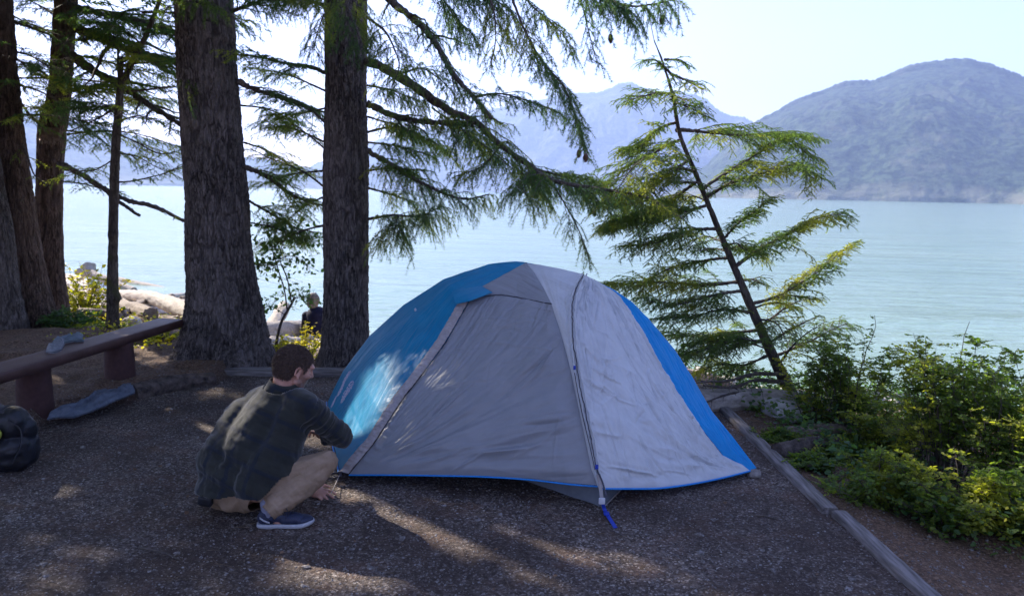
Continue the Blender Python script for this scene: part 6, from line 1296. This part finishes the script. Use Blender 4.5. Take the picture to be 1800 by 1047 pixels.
cut = (((V - (ankR + [0, 0, .0])) @ sax > .028) & (np.linalg.norm(V - ankR, axis=1) < .12)) | ((np.linalg.norm(V - ankL, axis=1) < .10) & (V[:, 2] < ankL[2] - .015))
bm = bmesh.new(); bm.from_mesh(me); bm.verts.ensure_lookup_table(); bmesh.ops.delete(bm, geom=[v for v in bm.verts if cut[v.index]], context='VERTS'); bm.to_mesh(me); bm.free(); me = solid(me, .004); me.polygons.foreach_set('use_smooth', np.ones(len(me.polygons), bool)); link('trousers', me, MT['khaki'], man)
cordline('seam', [hipR * .55 + kneeR * .45 + np.array([-.12, -.075, -.02]), hipR * .4 + kneeR * .6 + np.array([-.02, -.086, .01]), kneeR + np.array([-.03, -.07, .005])], .0018, MT['khaki'], man, 40)
g = Geo(); box(g, PY(362, 878, 3.74), (.075, .05, .055), rot_to((.2, -.1, 1)), .014); build('belt_pouch', g, MT['black'], man)
# shoes
def shoe(foot, d, seed):
    d = nz(d); x = np.array([d[1], -d[0], 0]); u = np.array([0, 0, 1.0]); Mx = np.stack([d, x, u], 1)
    def q(a, b, c): return np.array([foot[0], foot[1], 0]) + Mx @ np.array([a, b, c])
    g = Geo(); ellipsoid(g, q(-.035, 0, .048), (.045, .036, .040), Mx); ellipsoid(g, q(.02, 0, .055), (.060, .038, .038), Mx); ellipsoid(g, q(.085, 0, .040), (.075, .043, .032), Mx); ellipsoid(g, q(.140, -.004, .032), (.060, .044, .024), Mx); ellipsoid(g, q(-.03, 0, .075), (.038, .034, .022), Mx)
    me = remeshed(g, .005, 5); V = get_co(me); V[:, 2] = np.maximum(V[:, 2], .018); set_co(me, V); me.polygons.foreach_set('use_smooth', np.ones(len(me.polygons), bool)); o = link('shoe', me, MT['navy'], man)
    out = np.array([(-.078, 0), (-.072, .026), (-.04, .036), (.02, .034), (.08, .042), (.14, .046), (.185, .030), (.200, 0), (.185, -.034), (.14, -.046), (.08, -.040), (.02, -.032), (-.04, -.036), (-.072, -.026)]); oc = smooth_curve(np.vstack([out, out[:1]]), 61)[:-1]; rows = []
    for sc, z in ((.90, .001), (.99, .004), (1.03, .012), (1.02, .021), (.96, .023), (.80, .023)): rows.append(np.array([q(.06 + (a - .06) * sc, b * sc, z + .010 * sstep(.14, .2, a)) for a, b in oc]))
    g = Geo(); R_ = np.array(rows); g.add(R_, grid_faces(6, 60, True)); g.add(np.vstack([R_[0], R_[0].mean(0)]), [[60, (k + 1) % 60, k] for k in range(60)]); build('sole', g, MT['sole'], o)
    g = Geo()
    for k in range(5):
        a = .035 + .020 * k; z = .094 - .007 * k; P = smooth_curve([q(a, .030, z - .020), q(a + .006, .012, z - .003), q(a + .010, 0, z), q(a + .006, -.012, z - .003), q(a, -.030, z - .020)], 16); tubes(g, P[None], np.full((1, 16), .0022), 6)
    for sg in (-1, 1): P = smooth_curve([q(.035, 0, .094), q(.055, sg * .022, .112), q(.080, sg * .046, .100), q(.065, sg * .050, .080), q(.038, sg * .012, .094)], 30); tubes(g, P[None], np.full((1, 30), .0018), 6)
    for sg in (-1, 1): P = smooth_curve([q(.035, 0, .094), q(.06, sg * .03, .085), q(.075, sg * .052, .055)], 14); tubes(g, P[None], np.full((1, 14), .0018), 6)
    build('laces', g, MT['lace'], o)
    g = Geo(); P = smooth_curve([q(-.055, -.034, .060), q(-.035, -.040, .045), q(-.012, -.040, .034)], 12); 
    for sg in (-1, 1):
        P = smooth_curve([q(-.060, sg * .033, .062), q(-.038, sg * .0395, .048), q(-.010, sg * .0395, .036)], 12); T_ = np.array([0, 0, 1.0]); V_ = np.stack([P + T_ * .005, P - T_ * .005, P - T_ * .005 + x * sg * .003, P + T_ * .005 + x * sg * .003], 1); g.add(V_, grid_faces(12, 4, True))
    build('stripe', g, MT['sole'], o)
    g = Geo(); capsule(g, q(-.02, 0, .07), .034, q(-.028, 0, .125), .036, 20); build('sock', g, MT['sock'], man)
shoe(footR, dirR, 1); shoe(footL, dirL, 2)
# cords and stake at the left corner of the tent
sA = PY(598, 831, 4.31)
cordline('guy_cord', [sA, PY(592, 845, 4.25), PY(586, 858, 4.12), PY(582, 866, 4.06)], .0022, MT['sleeve'], tent, 30)
for k in range(5): cordline('guy_cord', [sA + [0, 0, .0], sA + np.array([-.03 - .012 * k, .01 * k - .02, .012 - .01 * k]), sA + np.array([-.06 + .01 * k, -.01 * k, -.012]), sA + np.array([-.01, -.01, -.008])], .0030, MT['cord_dark'], tent, 40)
g = Geo(); box(g, sA + np.array([.0, -.006, .0]), (.022, .014, .030), None, .003); build('toggle', g, MT['cord_dark'], tent)
# sticks on the gravel
for k, (a, b, lb) in enumerate((((246, 962), (318, 984), 'thin dark stick lying on the gravel in front of the crouching man'), ((1320, 905), (1375, 915), 'small dark stick on the gravel near the timber joint'))):
    p0, p1 = G(*a, .008), G(*b, .008); P = smooth_curve([p0, (p0 + p1) / 2 + [0, .01, .006], p1], 30); P = P + .004 * st3(fbm(P * 20, 2, k), fbm(P * 20 + 3, 2, k), 0 * P[:, 0]); g = Geo(); tubes(g, P[None], np.linspace(.006, .003, 30)[None], 7, True); o = build('stick', g, MT['twig']); origin_to(o, p0); tag(o, lb, 'stick')

# ------------------------------------------------------------------ person sitting on the driftwood, far side
q0 = GT(556, 598); Yp = q0[1] - .2; hd = PY(551, 529, Yp); tz = PY(558, 583, Yp); g = Geo(); ellipsoid(g, hd, (.085, .10, .115)); ellipsoid(g, hd + [0, .06, -.03], (.05, .05, .07)); capsule(g, hd - [0, 0, .08], .055, hd - [-.03, 0, .16], .07)
sc = hd + np.array([.05, 0, -.24]); chain(g, [(sc, .14), (tz + [0, 0, .1], .14)], 20); 
for s_ in (-1, 1):
    sh = sc + [s_ * .17, .02, .0]; el = sh + [s_ * .06, .14, -.26]; wr = el + [-s_ * .06, .22, .0]; chain(g, [(sh, .06), (el, .045), (wr, .03)]); hand(g, wr, (-s_ * .2, 1, -.1), (0, 0, 1), 1.0, .5, .1, side=-s_)
    kn = tz + [s_ * .13, .42, .10]; an = kn + [0, .12, -.42]; chain(g, [(tz + [s_ * .09, 0, .08], .09), (kn, .06), (an, .04)]); chain(g, [(an, .04), (an + [0, .16, -.03], .03)])
me = remeshed(g, .008, 4); me.polygons.foreach_set('use_smooth', np.ones(len(me.polygons), bool)); far = link('person', me, MT['skin']); origin_to(far, (tz[0], tz[1], tz[2] - .1)); tag(far, 'distant seated person in navy, half hidden by the trunk left of the tent', 'person')
g = Geo(); chain(g, [(sc, .165), (tz + [0, 0, .08], .165)], 24); chain(g, [(sc + [-.16, .02, .0], .08), (sc + [.16, .02, .0], .08)])
for s_ in (-1, 1): sh = sc + [s_ * .17, .02, .0]; chain(g, [(sh, .075), (sh + [s_ * .06, .14, -.26], .06)])
me = remeshed(g, .012, 5); V = get_co(me); set_co(me, V + get_no(me) * (.012 * fbm(V * 9, 3, 4))[:, None]); me.polygons.foreach_set('use_smooth', np.ones(len(me.polygons), bool)); link('shirt', me, MT['navy_cloth'], far)
g = Geo(); ellipsoid(g, hd + [0, -.015, .02], (.100, .108, .118)); ellipsoid(g, hd + [-.01, -.04, -.03], (.09, .07, .09)); me = remeshed(g, .008, 3); V = get_co(me); set_co(me, V + get_no(me) * (.012 * fbm(V * np.array([30, 30, 12]), 3, 4))[:, None]); link('hair', me, simple_mat('grey_brown_hair', (.05, .04, .035), (.22, .18, .15), 40, .7), far)
g = Geo()
for s_ in (-1, 1): kn = tz + [s_ * .13, .42, .10]; chain(g, [(tz + [s_ * .09, 0, .08], .11), (kn, .075), (kn + [0, .11, -.36], .055)])
me = remeshed(g, .012, 4); link('trousers', me, MT['cloth_grey'], far)
